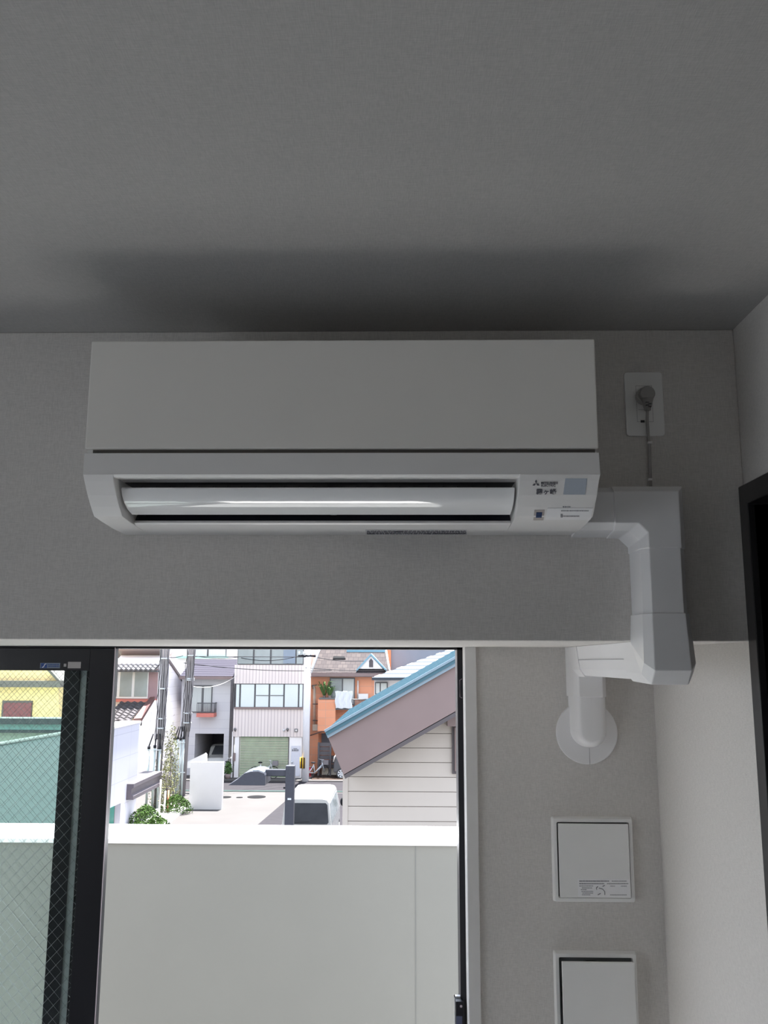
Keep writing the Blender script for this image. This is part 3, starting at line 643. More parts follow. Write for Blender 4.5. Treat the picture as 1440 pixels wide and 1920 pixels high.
# roof: sheet running away from us, with standing ribs
e0 = p0+V((0, -.08, 0))-dn*.05; e1 = e0+dd*L; far = 6.2
mb = MB(); mb.prism([e0, e1, e1+dn*.05, e0+dn*.05], (0, far, 0))
for k in range(26):
    o = V((0, .12+k*far/26, 0)); mb.prism([e0-dn*.014+o, e1-dn*.014+o, e1+o, e0+o], (0, .035, 0))
rf = mb.build('roof', M['bluemetal'], NH)
mb = MB(); mb.prism([e0-dn*.035-V((0, .02, 0)), e1-dn*.035-V((0, .02, 0)), e1+dn*.0-V((0, .02, 0)), e0-V((0, .02, 0))], (0, .05, 0)); mb.build('roof_edge', M['whitemetal'], rf)
# shutter box and window at the right end
fpart('window_canopy', mat('pink_beige_canopy', (.20, .15, .145), .6), 839, 1343, 880, 1362, YA-.25, .3, NH)
fpart('window_frame', M['taupe2'], 848, 1362, 890, 1451, YA-.06, .1, NH); 
fpart('shutter', M['taupe'], 853, 1364, 890, 1446, YA-.10, .05, NH)

# ------------------------------------------------------------------ charcoal post lamp by the parapet
YP = 12.0
PL = thing('lamp_post', (at(544, 1500, YP).x, YP, GZ), 'charcoal square post with a side arm and wedge-shaped lamp head', 'lamp post')
a = at(535.5, 1436, YP); b = at(552, 1436, YP)
mb = MB(); mb.box((a.x, YP, GZ), (b.x, YP+.12, a.z)); mb.build('post', M['char'], PL, bevel=.006)
fpart('arm', M['char'], 497, 1443, 538, 1455.5, YP+.02, .08, PL, bevel=.01)
prof = [(424, 1473), (440, 1462), (458, 1450), (476, 1445.5), (492, 1447), (499, 1453), (498, 1473)]
prof = [(427, 1472.5), (445, 1461), (458, 1450), (470, 1446.5), (485, 1446), (495, 1449.5), (497, 1454), (497, 1473)]
mb = MB(); pfront(mb, prof, YP-.12, .50); hd = mb.build('lamp_head', M['char'], PL, bevel=.006)
mb = MB(); pts = [(474, 1443.2), (486, 1440.5), (500, 1440), (504, 1442), (497, 1448.5), (486, 1446.6)]
q = [at(474, 1446.3, YP-.10), at(485, 1446, YP-.10), at(495.5, 1449.8, YP-.10)]; up = V((0, 0, .012))
mb.prism([q[0], q[0]+up, q[1]+up, q[2]+up, q[2], q[1]], (0, .46, 0)); mb.build('glass_cover', mat('pale_blue_lens', (.075, .10, .125), .15), hd)
fpart('post_label', M['band'], 539, 1496.5, 546, 1500, YP-.004, .004, PL)
fpart('sensor', M['cab'], 531, 1476, 536, 1479, YP+.02, .03, PL)

# ------------------------------------------------------------------ van
VX0, VX1, VY0, VZ = None, None, 31.3, GZ
xL = at(528.5, 1510, VY0).x; xR = at(622, 1510, VY0).x; VL = 4.7; H_ = 1.98
VAN = thing('van', ((xL+xR)/2, VY0+VL/2, GZ), 'white van parked with its dark rear window facing the balcony', 'van')
# body sections across x at heights, lofted from the rear face to the nose
def vsec(y, x0, x1, zt, zb=.25, k=.10):
    w_ = x1-x0; p = [(x0+.02, zb), (x0, .55), (x0+.01, 1.05), (x0+k, zt-.13), (x0+k+.07, zt-.03), (x0+k+.22, zt), (x1-k-.22, zt), (x1-k-.07, zt-.03), (x1-k, zt-.13), (x1-.01, 1.05), (x1, .55), (x1-.02, zb)]
    return [V((a_, y, GZ+z_)) for a_, z_ in p]
secs = [vsec(VY0+.10, xL+.03, xR-.03, 1.05, .25, .0), vsec(VY0+.02, xL, xR, 1.06, .25, .0)]
secs = [vsec(VY0, xL, xR, 1.93), vsec(VY0+.12, xL, xR, 1.98), vsec(VY0+3.3, xL, xR, 1.98), vsec(VY0+3.6, xL, xR, 1.93), vsec(VY0+4.25, xL, xR, 1.20, k=.04), vsec(VY0+4.7, xL+.06, xR-.06, 1.0, k=.04)]
mb = MB(); sweep(mb, secs, 12); mb.build('body', M['car'], VAN, bevel=.02)
cx_ = (xL+xR)/2
def vq(mb, pts, y, t): mb.prism([V((x, y, GZ+z)) for x, z in pts], (0, t, 0))
mb = MB(); vq(mb, [(xL+.10, 1.16), (xL+.15, 1.74), (xL+.21, 1.80), (xR-.21, 1.80), (xR-.15, 1.74), (xR-.10, 1.16), (xR-.16, 1.10), (xL+.16, 1.10)], VY0-.015, .04); mb.build('rear_window', M['carglass'], VAN, bevel=.006)
MB().tube([(xL+.35, VY0-.03, GZ+1.15), (cx_+.1, VY0-.03, GZ+1.19)], .008, 5).build('rear_wiper', M['black'], VAN)
for sg, x in ((-1, xL+.045), (1, xR-.045)):
    mb = MB(); vq(mb, [(x-.055, .62), (x-.050, 1.02), (x+.055, 1.02), (x+.065, .62)], VY0-.02, .05); mb.build('tail_lamp', M['tail'], VAN, bevel=.006)
mb = MB(); mb.tube([(cx_+math.cos(t*PI/8)*.075, VY0-.02, GZ+.93+math.sin(t*PI/8)*.05) for t in range(17)], .008, 5); mb.tube([(cx_+math.cos(t*PI/6)*.028, VY0-.02, GZ+.935+math.sin(t*PI/6)*.045) for t in range(13)], .007, 5); mb.build('maker_emblem', M['alloy'], VAN)
mb = MB(); vq(mb, [(cx_-.17, .62), (cx_-.17, .78), (cx_+.17, .78), (cx_+.17, .62)], VY0-.015, .03); mb.build('number_plate', M['sticker'], VAN)
bx((xL+.02, VY0-.08, GZ+.3), (xR-.02, VY0+.06, GZ+.5)).build('bumper', M['car'], VAN, bevel=.03)
for sg, x, xn in ((1, xR, 'right'), (-1, xL, 'left')):
    for y0_, y1_ in ((.30, 1.55), (1.62, 2.55), (2.65, 3.60)):
        mb = MB(); e = .005*sg
        mb.add([V((x-sg*.012+e, VY0+y0_, GZ+1.10)), V((x-sg*.012+e, VY0+y1_, GZ+1.10)), V((x-sg*.085+e, VY0+y1_-(.25 if y0_ > 2 else 0), GZ+1.75)), V((x-sg*.085+e, VY0+y0_, GZ+1.75))] +
               [V((x-sg*.05, VY0+y0_, GZ+1.10)), V((x-sg*.05, VY0+y1_, GZ+1.10)), V((x-sg*.12, VY0+y1_-(.25 if y0_ > 2 else 0), GZ+1.75)), V((x-sg*.12, VY0+y0_, GZ+1.75))],
               [(0, 1, 2, 3), (4, 5, 6, 7), (0, 1, 5, 4), (1, 2, 6, 5), (2, 3, 7, 6), (3, 0, 4, 7)]); mb.build('side_window', M['win'], VAN)
    MB().ball((x+sg*.14, VY0+3.65, GZ+1.30), (.10, .05, .16)).build('side_mirror', M['cab'], VAN)
    for yy in (.85, 3.75):
        mb = MB(); mb.tube([(x-sg*.20, VY0+yy, GZ+.33), (x+sg*.005, VY0+yy, GZ+.33)], .33, 20); wh = mb.build('wheel', M['tyre'], VAN)
        MB().tube([(x+sg*.0, VY0+yy, GZ+.33), (x+sg*.012, VY0+yy, GZ+.33)], .2, 16).build('rim', M['alloy'], wh)

# ------------------------------------------------------------------ low white wall panel
YW = 41.0
tag(fbox(352, 1429.5, 418, 1560, YW, .35, zlo=GZ).build('garden_wall', M['whtw']), 'low plain off-white garden wall beside the pale car park', 'wall')

tag(MB().prism([at(345, 1440, 46), at(345, 1431, 46), at(384, 1412.5, 46), at(386.5, 1416, 46), at(386.5, 1440, 46)], (0, .3, 0)).build('sloping_wall', M['wht']), 'white wall with a sloping top rising behind the low garden wall', 'wall')

# ------------------------------------------------------------------ utility poles with cable bundles
def utility_pole(x, Y, yj, yc, pipes, label, xt):
    c = at(x, 1400, Y); t = thing('utility_pole', (c.x, Y, GZ), label, 'utility pole', 'utility poles wrapped in cable bundles')
    mb = MB(); mb.tube([(c.x, Y, GZ), (c.x+xt, Y, GZ+9.5)], .15, 12, r2=.13); mb.build('pole', M['pole'], t)
    s = Y/1637
    zj = at(x, yj, Y).z
    mb = MB()
    for k in range(7):
        o = V((math.cos(k*PI/6)*-.17, -.12-math.sin(k*PI/6)*.06, 0)); pts = []
        z = zj+.05; i = 0
        while z < GZ+9.5:
            bl = 1.0+(.28 if i % 4 == 2 else .12 if i % 2 else 0); f_ = (z-GZ)/9.5
            pts.append(V((c.x+xt*f_+o.x*bl+random.uniform(-.012, .012), Y+o.y*bl, z))); z += .42; i += 1
        mb.tube(pts, .030, 5)
    mb.build('cable_bundle', M['pole'], t)
    mb = MB()
    for k in range(3):
        o = (-.20, .02, .19)[k]; pts = []; z = zj-.2; i = 0
        while z < GZ+9.5:
            f_ = (z-GZ)/9.5; pts.append(V((c.x+xt*f_+o*(1.15 if i % 3 == 1 else .85), Y-.2, z))); z += .5; i += 1
        mb.tube(pts, .014, 4)
    mb.build('thin_cable', M['cab'], t)
    for yb_ in yc:
        p = at(x, yb_, Y); f_ = (p.z-GZ)/9.5
        MB().tube([(c.x+xt*f_, Y-.02, p.z-.025), (c.x+xt*f_, Y-.02, p.z+.025)], .235, 14).build('metal_band', M['band'], t)
    for k, px in enumerate(pipes):
        X = at(px, yj+10, Y).x; MB().tube([(X, Y-.22, GZ), (X, Y-.22, zj-.35+.05*(k % 2))], .055, 8).build('conduit_pipe', M['pipe'], t)
        mb = MB(); mb.tube([(X, Y-.22, zj-.37+.05*(k % 2)), (X, Y-.22, zj-.25+.05*(k % 2))], .07, 8); mb.tube([(X, Y-.22, zj-.25), (c.x+(X-c.x)*.6, Y-.2, zj+.3)], .03, 5); mb.build('conduit_cap', M['cab'], t)
    for yb_ in (1405 if x < 320 else 1391, 1447): 
        z = at(x, yb_, Y).z; bx((min(at(q, yb_, Y).x for q in pipes)-.08, Y-.30, z-.02), (max(at(q, yb_, Y).x for q in pipes)+.08, Y-.27, z+.02)).build('pipe_clamp', M['band'], t)
    return t
utility_pole(299, 41.0, 1388, (1234.5, 1291, 1347, 1365), (282, 293, 302.5), 'nearer utility pole wrapped in black cables, left of the pair', .12)
utility_pole(345.5, 45.0, 1373, (1229, 1272, 1275, 1337, 1355), (330.5, 335.5, 341, 346.5), 'farther utility pole with cable bundle and four pale conduits', .25)
# street-side pole by the white building
Yq = 50.5; c = at(573.5, 1400, Yq); t = thing('utility_pole', (c.x, Yq, GZ), 'pale utility pole with a yellow and black warning band beside the white building', 'utility pole')
MB().tube([(c.x, Yq, GZ), (c.x, Yq, GZ+10)], .20, 14, r2=.17).build('pole', M['polew'], t)
mb = MB(); z0_, z1_ = at(573, 1440, Yq).z, at(573, 1420, Yq).z; MB().tube([(c.x-.12, Yq-.03, z0_), (c.x-.12, Yq-.03, z1_)], .205, 16).build('warning_band', M['yel'], t)
mb = MB()
for k in range(-1, 1): X = c.x-.12+k*.14+.06; mb.box((X-.04, Yq-.245, z0_), (X+.04, Yq-.18, z1_))
mb.build('warning_stripe', M['cab'], t)
z = at(573, 1230, Yq).z; mb = MB(); mb.box((c.x-.5, Yq-.3, z-.05), (c.x+.5, Yq-.2, z+.05)); mb.build('crossarm', M['cab'], t)
for dx in (-.45, -.2, .2, .45): MB().tube([(c.x+dx, Yq-.25, z), (c.x+dx, Yq-.25, z+.25)], .04, 6).build('insulator', M['band'], t)
mb = MB(); mb.tube([at(584, 1262, Yq), at(601, 1214, Yq)], .035, 5); mb.build('stay_rod', M['band'], t)
# power lines
PLN = [((352, 1231), (573, 1232), 44.9, 50.3, 0), ((345, 1243), (622, 1256.5), 44.8, 53.25, 2), ((357, 1229), (447, 1232), 44.9, 52.1, 1), ((450, 1233), (573, 1226), 52.1, 50.2, 3), ((350, 1284), (445, 1266), 44.8, 52.0, 4), ((573, 1228), (700, 1238), 50.2, 54.6, 2), ((573, 1252), (731, 1256), 50.3, 53.25, 1), ((433, 1266), (470, 1248), 53.0, 52.0, 0), ((302, 1229.5), (343, 1229.5), 41.0, 44.9, 1)]
PT = ['thin dark power line level with the top windows of the white building', 'long dark power line sagging across the tiled band of the white building', 'short dark power line over the purple roof', 'power line rising to the insulators of the pale pole', 'white drooping cable in front of the grey house', 'power line running right from the pale pole over the shingle roof', 'lower power line crossing the eave of the orange house', 'short slanted service cable at the corner of the white building', 'short cable joining the two wrapped poles']
for (p, q, Ya_, Yb_, sg), nm in zip(PLN, PT):
    a, b = at(*p, Ya_), at(*q, Yb_); mb = MB(); mb.tube([a+(b-a)*(i/10)-V((0, 0, sg*.03*4*(i/10)*(1-i/10)*3)) for i in range(11)], .013 if sg == 4 else .018, 4)
    tag(mb.build('power_line', M['frw'] if sg == 4 else M['cab']), nm, 'cable')

# ------------------------------------------------------------------ lilac-white building on the left, with the channel canopy
XI = -10.9
LB = thing('building', (XI-2, 30, GZ), 'lilac-white panelled building with a teal doorway, left of the opening', 'building')
pa = atx(265, 1354, XI); pb = atx(209, 1366, XI); ztop = pa.z; y_end = atx(260, 1400, XI).y
mb = MB(); mb.box((XI-.7, 31.3, GZ), (XI, y_end, ztop)); mb.build('wall', M['lilac'], LB)
bx((XI-.75, 31.25, ztop), (XI+.04, y_end+.04, ztop+.07)).build('parapet_cap', M['wht'], LB)
d0, d1 = atx(201, 1516, XI), atx(226, 1505, XI)
bx((XI-.05, max(31.35, d0.y-1.5), GZ), (XI+.015, d1.y-.75, d1.z)).build('glass_door', M['teal'], LB)
bx((XI-.05, d1.y-.70, GZ), (XI+.012, d1.y, d1.z)).build('door_jamb', mat('lilac_grey_jamb', (.18, .175, .20), .6), LB)
bx((XI-.05, d1.y-.76, GZ), (XI+.02, d1.y-.69, d1.z)).build('door_frame', M['fr'], LB)
Xc = -10.62; c0, c1 = atx(251, 1470, Xc), atx(304, 1446.5, Xc); cb = atx(251, 1499, Xc)
prof = [(Xc-.95, c0.z), (Xc, c0.z), (Xc, c0.z-.14), (Xc-.09, c0.z-.19), (Xc-.09, cb.z+.19), (Xc, cb.z+.14), (Xc, cb.z), (Xc-.95, cb.z)]
mb = MB(); mb.prism([V((a_, c0.y, z_)) for a_, z_ in prof], (0, c1.y-c0.y, 0)); mb.build('canopy', mat('mauve_grey_steel', (.10, .085, .098), .5), LB)

# ------------------------------------------------------------------ white gable house behind (tiled roof, side wall)
XJ = -13.5
K = thing('house', (XJ-4, 53, GZ), 'white-sided house with pale tiled roof and red coping at the left', 'house')
g0, g1 = atx(311, 1235, XJ), atx(369, 1318, XJ)
zs = (g1.z-g0.z)/(g1.y-g0.y)
yk0 = atx(296, 1300, XJ).y
apex_y = yk0+.8; apex_z = g0.z+zs*(apex_y-g0.y)
yend = atx(367.5, 1350, XJ).y; zend = g0.z+zs*(yend-g0.y)
r0_, r1_ = atx(290, 1313, XJ), atx(265, 1354, XJ)
poly = [V((XJ, yk0, GZ)), V((XJ, yend, GZ)), V((XJ, yend, zend)), V((XJ, apex_y, apex_z)), V((XJ, yk0, apex_z-.3))]
MB().prism(poly, (-2.4, 0, 0)).build('wall', M['siding_yz'], K)
poly = [V((XJ, r1_.y-3, GZ)), V((XJ, yk0+.02, GZ)), V((XJ, yk0+.02, atx(296, 1313, XJ).z)), V((XJ, r0_.y, r0_.z)), V((XJ, r1_.y, r1_.z)), V((XJ, r1_.y-3, r1_.z-2.2))]
mb = MB(); mb.prism(poly, (-.15, 0, 0)); mb.build('wing_wall', M['siding_yz'], K)
MB().prism([V((XJ+.06, g0.y-1.2, g0.z-zs*1.2)), V((XJ+.06, yend+.3, zend+zs*.3)), V((XJ+.06, yend+.3, zend+zs*.3+.18)), V((XJ+.06, g0.y-1.2, g0.z-zs*1.2+.18))], (-2.5, 0, 0)).build('rear_roof', mat('brown_verge', (.10, .075, .075), .6), K)
# front upper wall, window, red band
Yk = yk0
fpart('front_wall', M['pinkw'], 205, 1255, 296.5, 1315, Yk-.05, .3, K)
fpart('window_surround', M['frw'], 207, 1257.5, 279, 1309.5, Yk-.10, .06, K)
for x0_, x1_, m_ in ((208, 220.5, M['wind']), (223.5, 248, M['win']), (251, 277, M['win'])):
    fpart('window_pane', m_, x0_, 1259.5, x1_, 1306, Yk-.13, .04, K)
fpart('red_band', M['coral'], 205, 1311, 293, 1316, Yk-.22, .2, K)
# upper tiled roof: rows of rounded tiles
def tile_roof(name, x0, x1, Ye, ze, Yr, zr, m, parent, skew=0.0, pitch=.27, rows=6):
    mb = MB(); n = int((x1-x0)/pitch)
    for r_ in range(rows):
        t0, t1 = r_/rows, (r_+1)/rows
        ya, za = Ye+(Yr-Ye)*t0, ze+(zr-ze)*t0+.05; yb_, zb_ = Ye+(Yr-Ye)*t1, ze+(zr-ze)*t1
        vs = []; fs = []; K_ = n*4
        for i in range(K_+1):
            u = i/4; x = x0+u*pitch; b_ = .045*math.cos(u*2*PI); vs += [V((x+skew*t0, ya, za+b_)), V((x+skew*t1, yb_, zb_+b_+.0)), V((x+skew*t0, ya, za+b_-.09))]
        for i in range(K_): fs += [(3*i, 3*i+3, 3*i+4, 3*i+1), (3*i, 3*i+3, 3*i+5, 3*i+2)]
        mb.add(vs, fs, 0, False)
    mb.box((x0, Ye+.1, ze-.12), (x1, Ye+.5, ze-.02))
    return mb.build(name, m, parent)
xe0, xe1 = at(209, 1256, Yk-.9).x, at(294, 1256, Yk-.9).x
tile_roof('tiled_roof', xe0, xe1, Yk-.9, at(250, 1256, Yk-.9).z, Yk+1.4, at(250, 1232, Yk+1.4).z, M['kawara'], K)
mb = MB(); a = at(212, 1231, Yk+1.45); b = at(293, 1223.5, Yk+1.45); mb.box((a.x, a.y, a.z-.1), (b.x, a.y+.4, b.z)); 
for k in range(3): zz_ = a.z+(b.z-a.z)*k/3; mb.box((a.x, a.y-.06, zz_), (b.x+.03, a.y+.45, zz_+.06))
mb.build('roof_ridge', M['kawara'], K)
mb = MB(); fbox(213, 1205, 292, 1222, Yk+1.6, 2, mb); mb.build('upper_gable_wall', M['wht'], K)
# lower tiled lean-to with red verge coping
Yl0 = r1_.y
xe0, xe1 = at(190, 1350, Yl0).x, at(257, 1350, Yl0).x
xt1 = at(281, 1317, Yk-.25).x
a = at(196, 1351, Yl0); b = at(253, 1351, Yl0); c = at(282, 1316, Yk-.25)
tile_roof('lower_tiled_roof', a.x, b.x, Yl0, a.z, Yk-.25, c.z, mat('brown_grey_tiles', (.075, .069, .072), .6, .15, 4, spec=.05), K, pitch=.36, rows=8)
mb = MB(); q = [r0_, r1_, at(250, 1355, Yl0), at(281, 1314, Yk-.25)]
mb.prism([V((p.x, p.y, p.z)) for p in q], (0, 0, .20)); mb.build('red_coping', mat('salmon_coping', (0.0825, 0.0338, 0.0315), .6), K)
mb = MB(); a = at(196, 1351, Yl0-.05); mb.box((a.x, Yl0-.15, a.z-.25), (XJ, Yl0+.1, a.z-.05)); mb.build('gutter', M['wht'], K)

# ------------------------------------------------------------------ grey house with purple roof
YLh = 53.0
G = thing('house', (at(396, 1400, YLh).x, YLh+4, GZ), 'lilac-grey house with purple metal roof, small balcony and open garage', 'house')
mb = MB(); gx0, gx1, gy = 366, 420, 1375.5
A = at(330, 1269, YLh); B = at(433, 1269, YLh); g0_ = at(gx0, gy, YLh); g1_ = at(gx1, gy, YLh)
mb.box((XJ+.35, YLh, GZ), (g0_.x, YLh+7, A.z)); mb.box((g1_.x, YLh, GZ), (B.x, YLh+7, A.z)); mb.box((g0_.x, YLh, g0_.z), (g1_.x, YLh+7, A.z)); mb.box((g0_.x, YLh+5, GZ), (g1_.x, YLh+7, g0_.z))
mb.build('wall', M['greywall'], G)
bx((g0_.x, YLh+4.9, GZ), (g1_.x, YLh+4.95, g0_.z)).build('garage_back', M['cave'], G)
fpart('garage_door_leaf', mat('indigo_door', (.05, .045, .085), .6), 372, 1378, 390, 1432, YLh+4.7, .1, G)
fpart('garage_cupboard', M['cave'], 403, 1377, 420, 1400, YLh+4.6, .2, G)
# roof with horizontal seams
ye, yr_ = YLh-.6, YLh+2.6; ze, zr = at(396, 1268, ye).z, at(396, 1236, yr_).z; x0_, x1_ = XJ+.35, at(436.5, 1268, ye).x
mb = MB(); mb.prism([V((x0_, ye, ze)), V((x1_, ye, ze)), V((x1_, yr_, zr)), V((x0_, yr_, zr))], (0, 0, -.15))
for k in range(9):
    t = k/8.5; y = ye+(yr_-ye)*t; z = ze+(zr-ze)*t; mb.box((x0_, y, z), (x1_, y+.05, z+.018))
mb.build('roof', M['purple'], G)
bx((x0_, ye-.12, ze-.18), (x1_, ye, ze-.02)).build('gutter', M['taupe'], G)
fpart('balcony_window_frame', M['fr'], 350, 1285, 398.5, 1336, YLh-.06, .08, G)
for x0_, x1_ in ((352, 378.5), (381, 396.5)): fpart('window_pane', M['curt'], x0_, 1287, x1_, 1334, YLh-.09, .04, G)
fpart('balcony_slab', M['coral'], 368, 1337.5, 401, 1344.5, YLh-.75, .75, G)
mb = MB(); a = at(369, 1337, YLh-.7); b = at(401.5, 1318.5, YLh-.7)
n = 15
for k in range(n+1): X = a.x+(b.x-a.x)*k/n; mb.tube([(X, YLh-.7, a.z), (X, YLh-.7, b.z)], .014, 4)
for k in range(1, 5): mb.tube([(b.x, YLh-.7+k*.16, a.z), (b.x, YLh-.7+k*.16, b.z)], .014, 4)
mb.tube([(a.x, YLh-.7, b.z), (b.x, YLh-.7, b.z), (b.x, YLh, b.z)], .028, 4); mb.tube([(a.x, YLh-.7, a.z+.05), (b.x, YLh-.7, a.z+.05)], .028, 4)
mb.build('railing', M['fr'], G)
mb = MB(); X = at(435.5, 1400, YLh).x; mb.tube([(X, YLh+.1, GZ), (X, YLh+.1, A.z)], .06, 6); mb.build('downpipe', M['fr'], G)
# cars and clutter in the garage
gc = at(402, 1420, YLh+1.2)
GCAR = thing('car', (gc.x, YLh+2.6, GZ), 'white car nose-out in the open garage of the grey house', 'car')
def carbody(x0, x1, y0, L, parent, m, hood=.85, roof=1.5):
    w_ = x1-x0
    prof = [(0, .25), (0, .70), (.12, hood), (.75, hood+.10), (1.25, roof-.08), (1.6, roof), (L-.7, roof), (L-.05, hood+.1), (L, .6), (L, .25)]
    mb = MB(); secs = []
    for fx, ins in ((0, .14), (.10, .03), (.5, 0), (.9, .03), (1, .14)): secs.append([V((x0+w_*fx, y0+min(max(a_, ins*.6), L-ins*.6), GZ+z_-(ins*.6 if z_ > .8 else 0))) for a_, z_ in prof])
    sweep(mb, secs, 10); mb.build('body', m, parent, bevel=.03)
    mb = MB(); mb.prism([V((x0+w_*.12, y0+.76, GZ+hood+.11)), V((x0+w_*.88, y0+.76, GZ+hood+.11)), V((x0+w_*.80, y0+1.2, GZ+roof-.10)), V((x0+w_*.20, y0+1.2, GZ+roof-.10))], (0, -.03, .03)); mb.build('windscreen', M['carglass'], parent)
    for X, e in ((x0, -1), (x1, 1)):
        for yy in (.65, L-.65):
            wh = MB().tube([(X-e*.18, y0+yy, GZ+.3), (X+e*.01, y0+yy, GZ+.3)], .3, 18).build('wheel', M['tyre'], parent)
            MB().tube([(X, y0+yy, GZ+.3), (X+e*.015, y0+yy, GZ+.3)], .19, 16).build('rim', M['alloy'], wh)
    for X in (x0+w_*.15, x1-w_*.15): MB().ball((X, y0+.02, GZ+.62), (.13, .04, .07)).build('head_lamp', M['band'], parent)
carbody(at(386, 1420, YLh+.4).x, at(434, 1420, YLh+.4).x, YLh+.35, 3.6, GCAR, M['car'], .95, 1.62)
# bicycle and pots between the houses
def bicycle(t, cx, cy, ang, col):
    ca, sa_ = math.cos(ang), math.sin(ang); P = lambda u, z: V((cx+u*ca, cy+u*sa_, GZ+z))
    for u in (-.52, .52):
        mb = MB(); mb.tube([P(u+math.cos(k*PI/10)*.32, .34+math.sin(k*PI/10)*.32) for k in range(21)], .022, 6)
        for k in range(6): mb.tube([P(u+math.cos(k*PI/6)*.31, .34+math.sin(k*PI/6)*.31), P(u-math.cos(k*PI/6)*.31, .34-math.sin(k*PI/6)*.31)], .004, 3)
        mb.build('wheel', M['tyre'], t)
    mb = MB()
    for a_, b_ in (((-.52, .34), (-.15, .30)), ((-.15, .30), (-.22, .80)), ((-.52, .34), (-.22, .72)), ((-.15, .30), (.35, .72)), ((.35, .85), (.52, .34)), ((-.15, .32), (.33, .62))): mb.tube([P(*a_), P(*b_)], .028, 6)
    mb.build('frame', col, t)
    MB().ball(P(-.24, .88), (.13, .09, .05)).build('saddle', M['cab'], t)
    mb = MB(); n_ = V((-sa_, ca, 0)); mb.tube([P(.30, 1.02)-n_*.26, P(.36, 1.0), P(.30, 1.02)+n_*.26], .02, 5); mb.tube([P(.36, .85), P(.36, 1.0)], .02, 5); mb.build('handlebar', M['band'], t)
    mb = MB(); q = P(.62, .72); mb.box((q.x-.16, q.y-.14, q.z), (q.x+.16, q.y+.14, q.z+.24)); mb.build('basket', M['pole'], t)
c = at(425, 1440, 51.6); t = thing('bicycle', (c.x, 52.2, GZ), 'bicycle parked between the grey house and the white building', 'bicycle'); bicycle(t, c.x, 52.25, math.radians(78), M['band'])
def bush(name, cx, cy, rx, ry, h, label, cat, m, n=260, leaf=.05, z0=0):
    t = thing(name, (cx, cy, GZ+z0), label, cat); mb = MB()
    for k in range(n):
        th = random.uniform(0, 2*PI); u = random.random()**.5; hh = random.uniform(0, 1); r_ = math.sqrt(max(0, 1-(hh*.9)**2))*u
        p = V((cx+math.cos(th)*rx*r_, cy+math.sin(th)*ry*r_, GZ+z0+.05+hh*h*(1-.3*u))); a_ = V((random.uniform(-1, 1), random.uniform(-1, 1), random.uniform(-.3, 1))).normalized()*leaf*2; b_ = a_.cross(V((random.uniform(-1, 1), random.uniform(-1, 1), .3))).normalized()*leaf*.6
        mb.add([p-a_, p+b_, p+a_, p-b_], [(0, 1, 2, 3)])
    mb.build('foliage', m, t)
    mb = MB(); 
    for k in range(6): mb.tube([(cx+random.uniform(-.3, .3)*rx, cy, GZ+z0), (cx+random.uniform(-.5, .5)*rx, cy+random.uniform(-.3, .3)*ry, GZ+z0+h*.6)], .012, 4)
    mb.build('stems', M['taupe2'], t)
    return t
c = gr(423, 1463.5); t = bush('potted_plant', c.x, 51.4, .22, .2, .75, 'tall green potted plant at the corner left of the white building', 'plant', M['leafd'], 160, .06, .25)
mb = MB(); mb.tube([(c.x, 51.4, GZ), (c.x, 51.4, GZ+.28)], .13, 12, r2=.17); mb.build('pot', M['taupe'], t)

# ------------------------------------------------------------------ building behind the purple roof
t = thing('building', (at(385, 1200, 62).x, 65, GZ), 'distant cream building with curtained windows above the purple roof', 'building')
mb = MB(); fbox(310, 1150, 426, 1260, 62, 6, mb, GZ); mb.build('wall', M['wht'], t)
fpart('window_frame', M['fr'], 357, 1205, 425, 1233, 61.9, .15, t)
for x0_, x1_ in ((358, 388.5), (391, 423)): fpart('window_pane', M['curt'], x0_, 1207, x1_, 1231, 61.8, .12, t)
fpart('sill_band', M['greend'], 330, 1230.5, 427, 1234, 61.7, .3, t)
t = thing('satellite_dish', at(321, 1230, 56), 'round white satellite dish between the two wrapped utility poles', 'satellite dish')
c = at(318, 1221, 56); mb = MB(); mb.ball(c, (.28, .10, .30), nu=16, nv=10); mb.build('dish', M['frw'], t)
mb = MB(); mb.tube([c+V((0, 0, -.1)), at(322, 1232, 56)], .03, 5); mb.tube([c+V((0, 0, -.25)), c+V((.22, -.3, -.1)), c+V((.24, -.3, .15))], .02, 5); mb.build('mounting_arm', M['frw'], t)

# ------------------------------------------------------------------ white building with ribbed tile and shutter
YM = 52.0
W = thing('building', (at(505, 1400, YM).x, YM+5, GZ), 'white three-storey building with ribbed tile bands, strip windows and roller shutter', 'building')
a = at(440, 1380, YM+.3); b = at(571.5, 1380, YM+.3); ztop = at(500, 1190, YM).z
mb = MB(); dz = at(500, 1381, YM).z
mb.box((a.x, YM+.3, dz), (b.x, YM+9, ztop+3)); mb.box((a.x, YM+1.2, GZ), (b.x, YM+9, dz)); mb.build('wall', M['wht'], W)
fpart('tile_band', M['rib'], 439, 1247, 572, 1281.5, YM, .35, W); fpart('tile_band', M['rib'], 436.5, 1329, 571.5, 1381, YM, .35, W)
for y0_, y1_, x0_, x1_, m_, cols in ((1200, 1246, 445, 569.5, M['win'], (476, 508, 540, 555)), (1282, 1327, 441, 568.5, M['frosted'], (450, 478, 505, 532.5, 560))):
    fpart('window_frame', M['fr'], x0_, y0_, x1_, y1_, YM+.12, .2, W)
    xs = [x0_]+list(cols)+[x1_]
    for i in range(len(xs)-1):
        fpart('window_pane', m_, xs[i]+1.1, y0_+1.2, xs[i+1]-1.1, y1_-1.5, YM+.06, .08, W)
fpart('curtain', M['slate'], 531, 1216, 554, 1244, YM+.04, .03, W)
for x0_, x1_ in ((480, 503.5), (507, 531)): fpart('glazing_bar', M['fr'], x0_, 1303.4, x1_, 1304.6, YM+.03, .04, W)
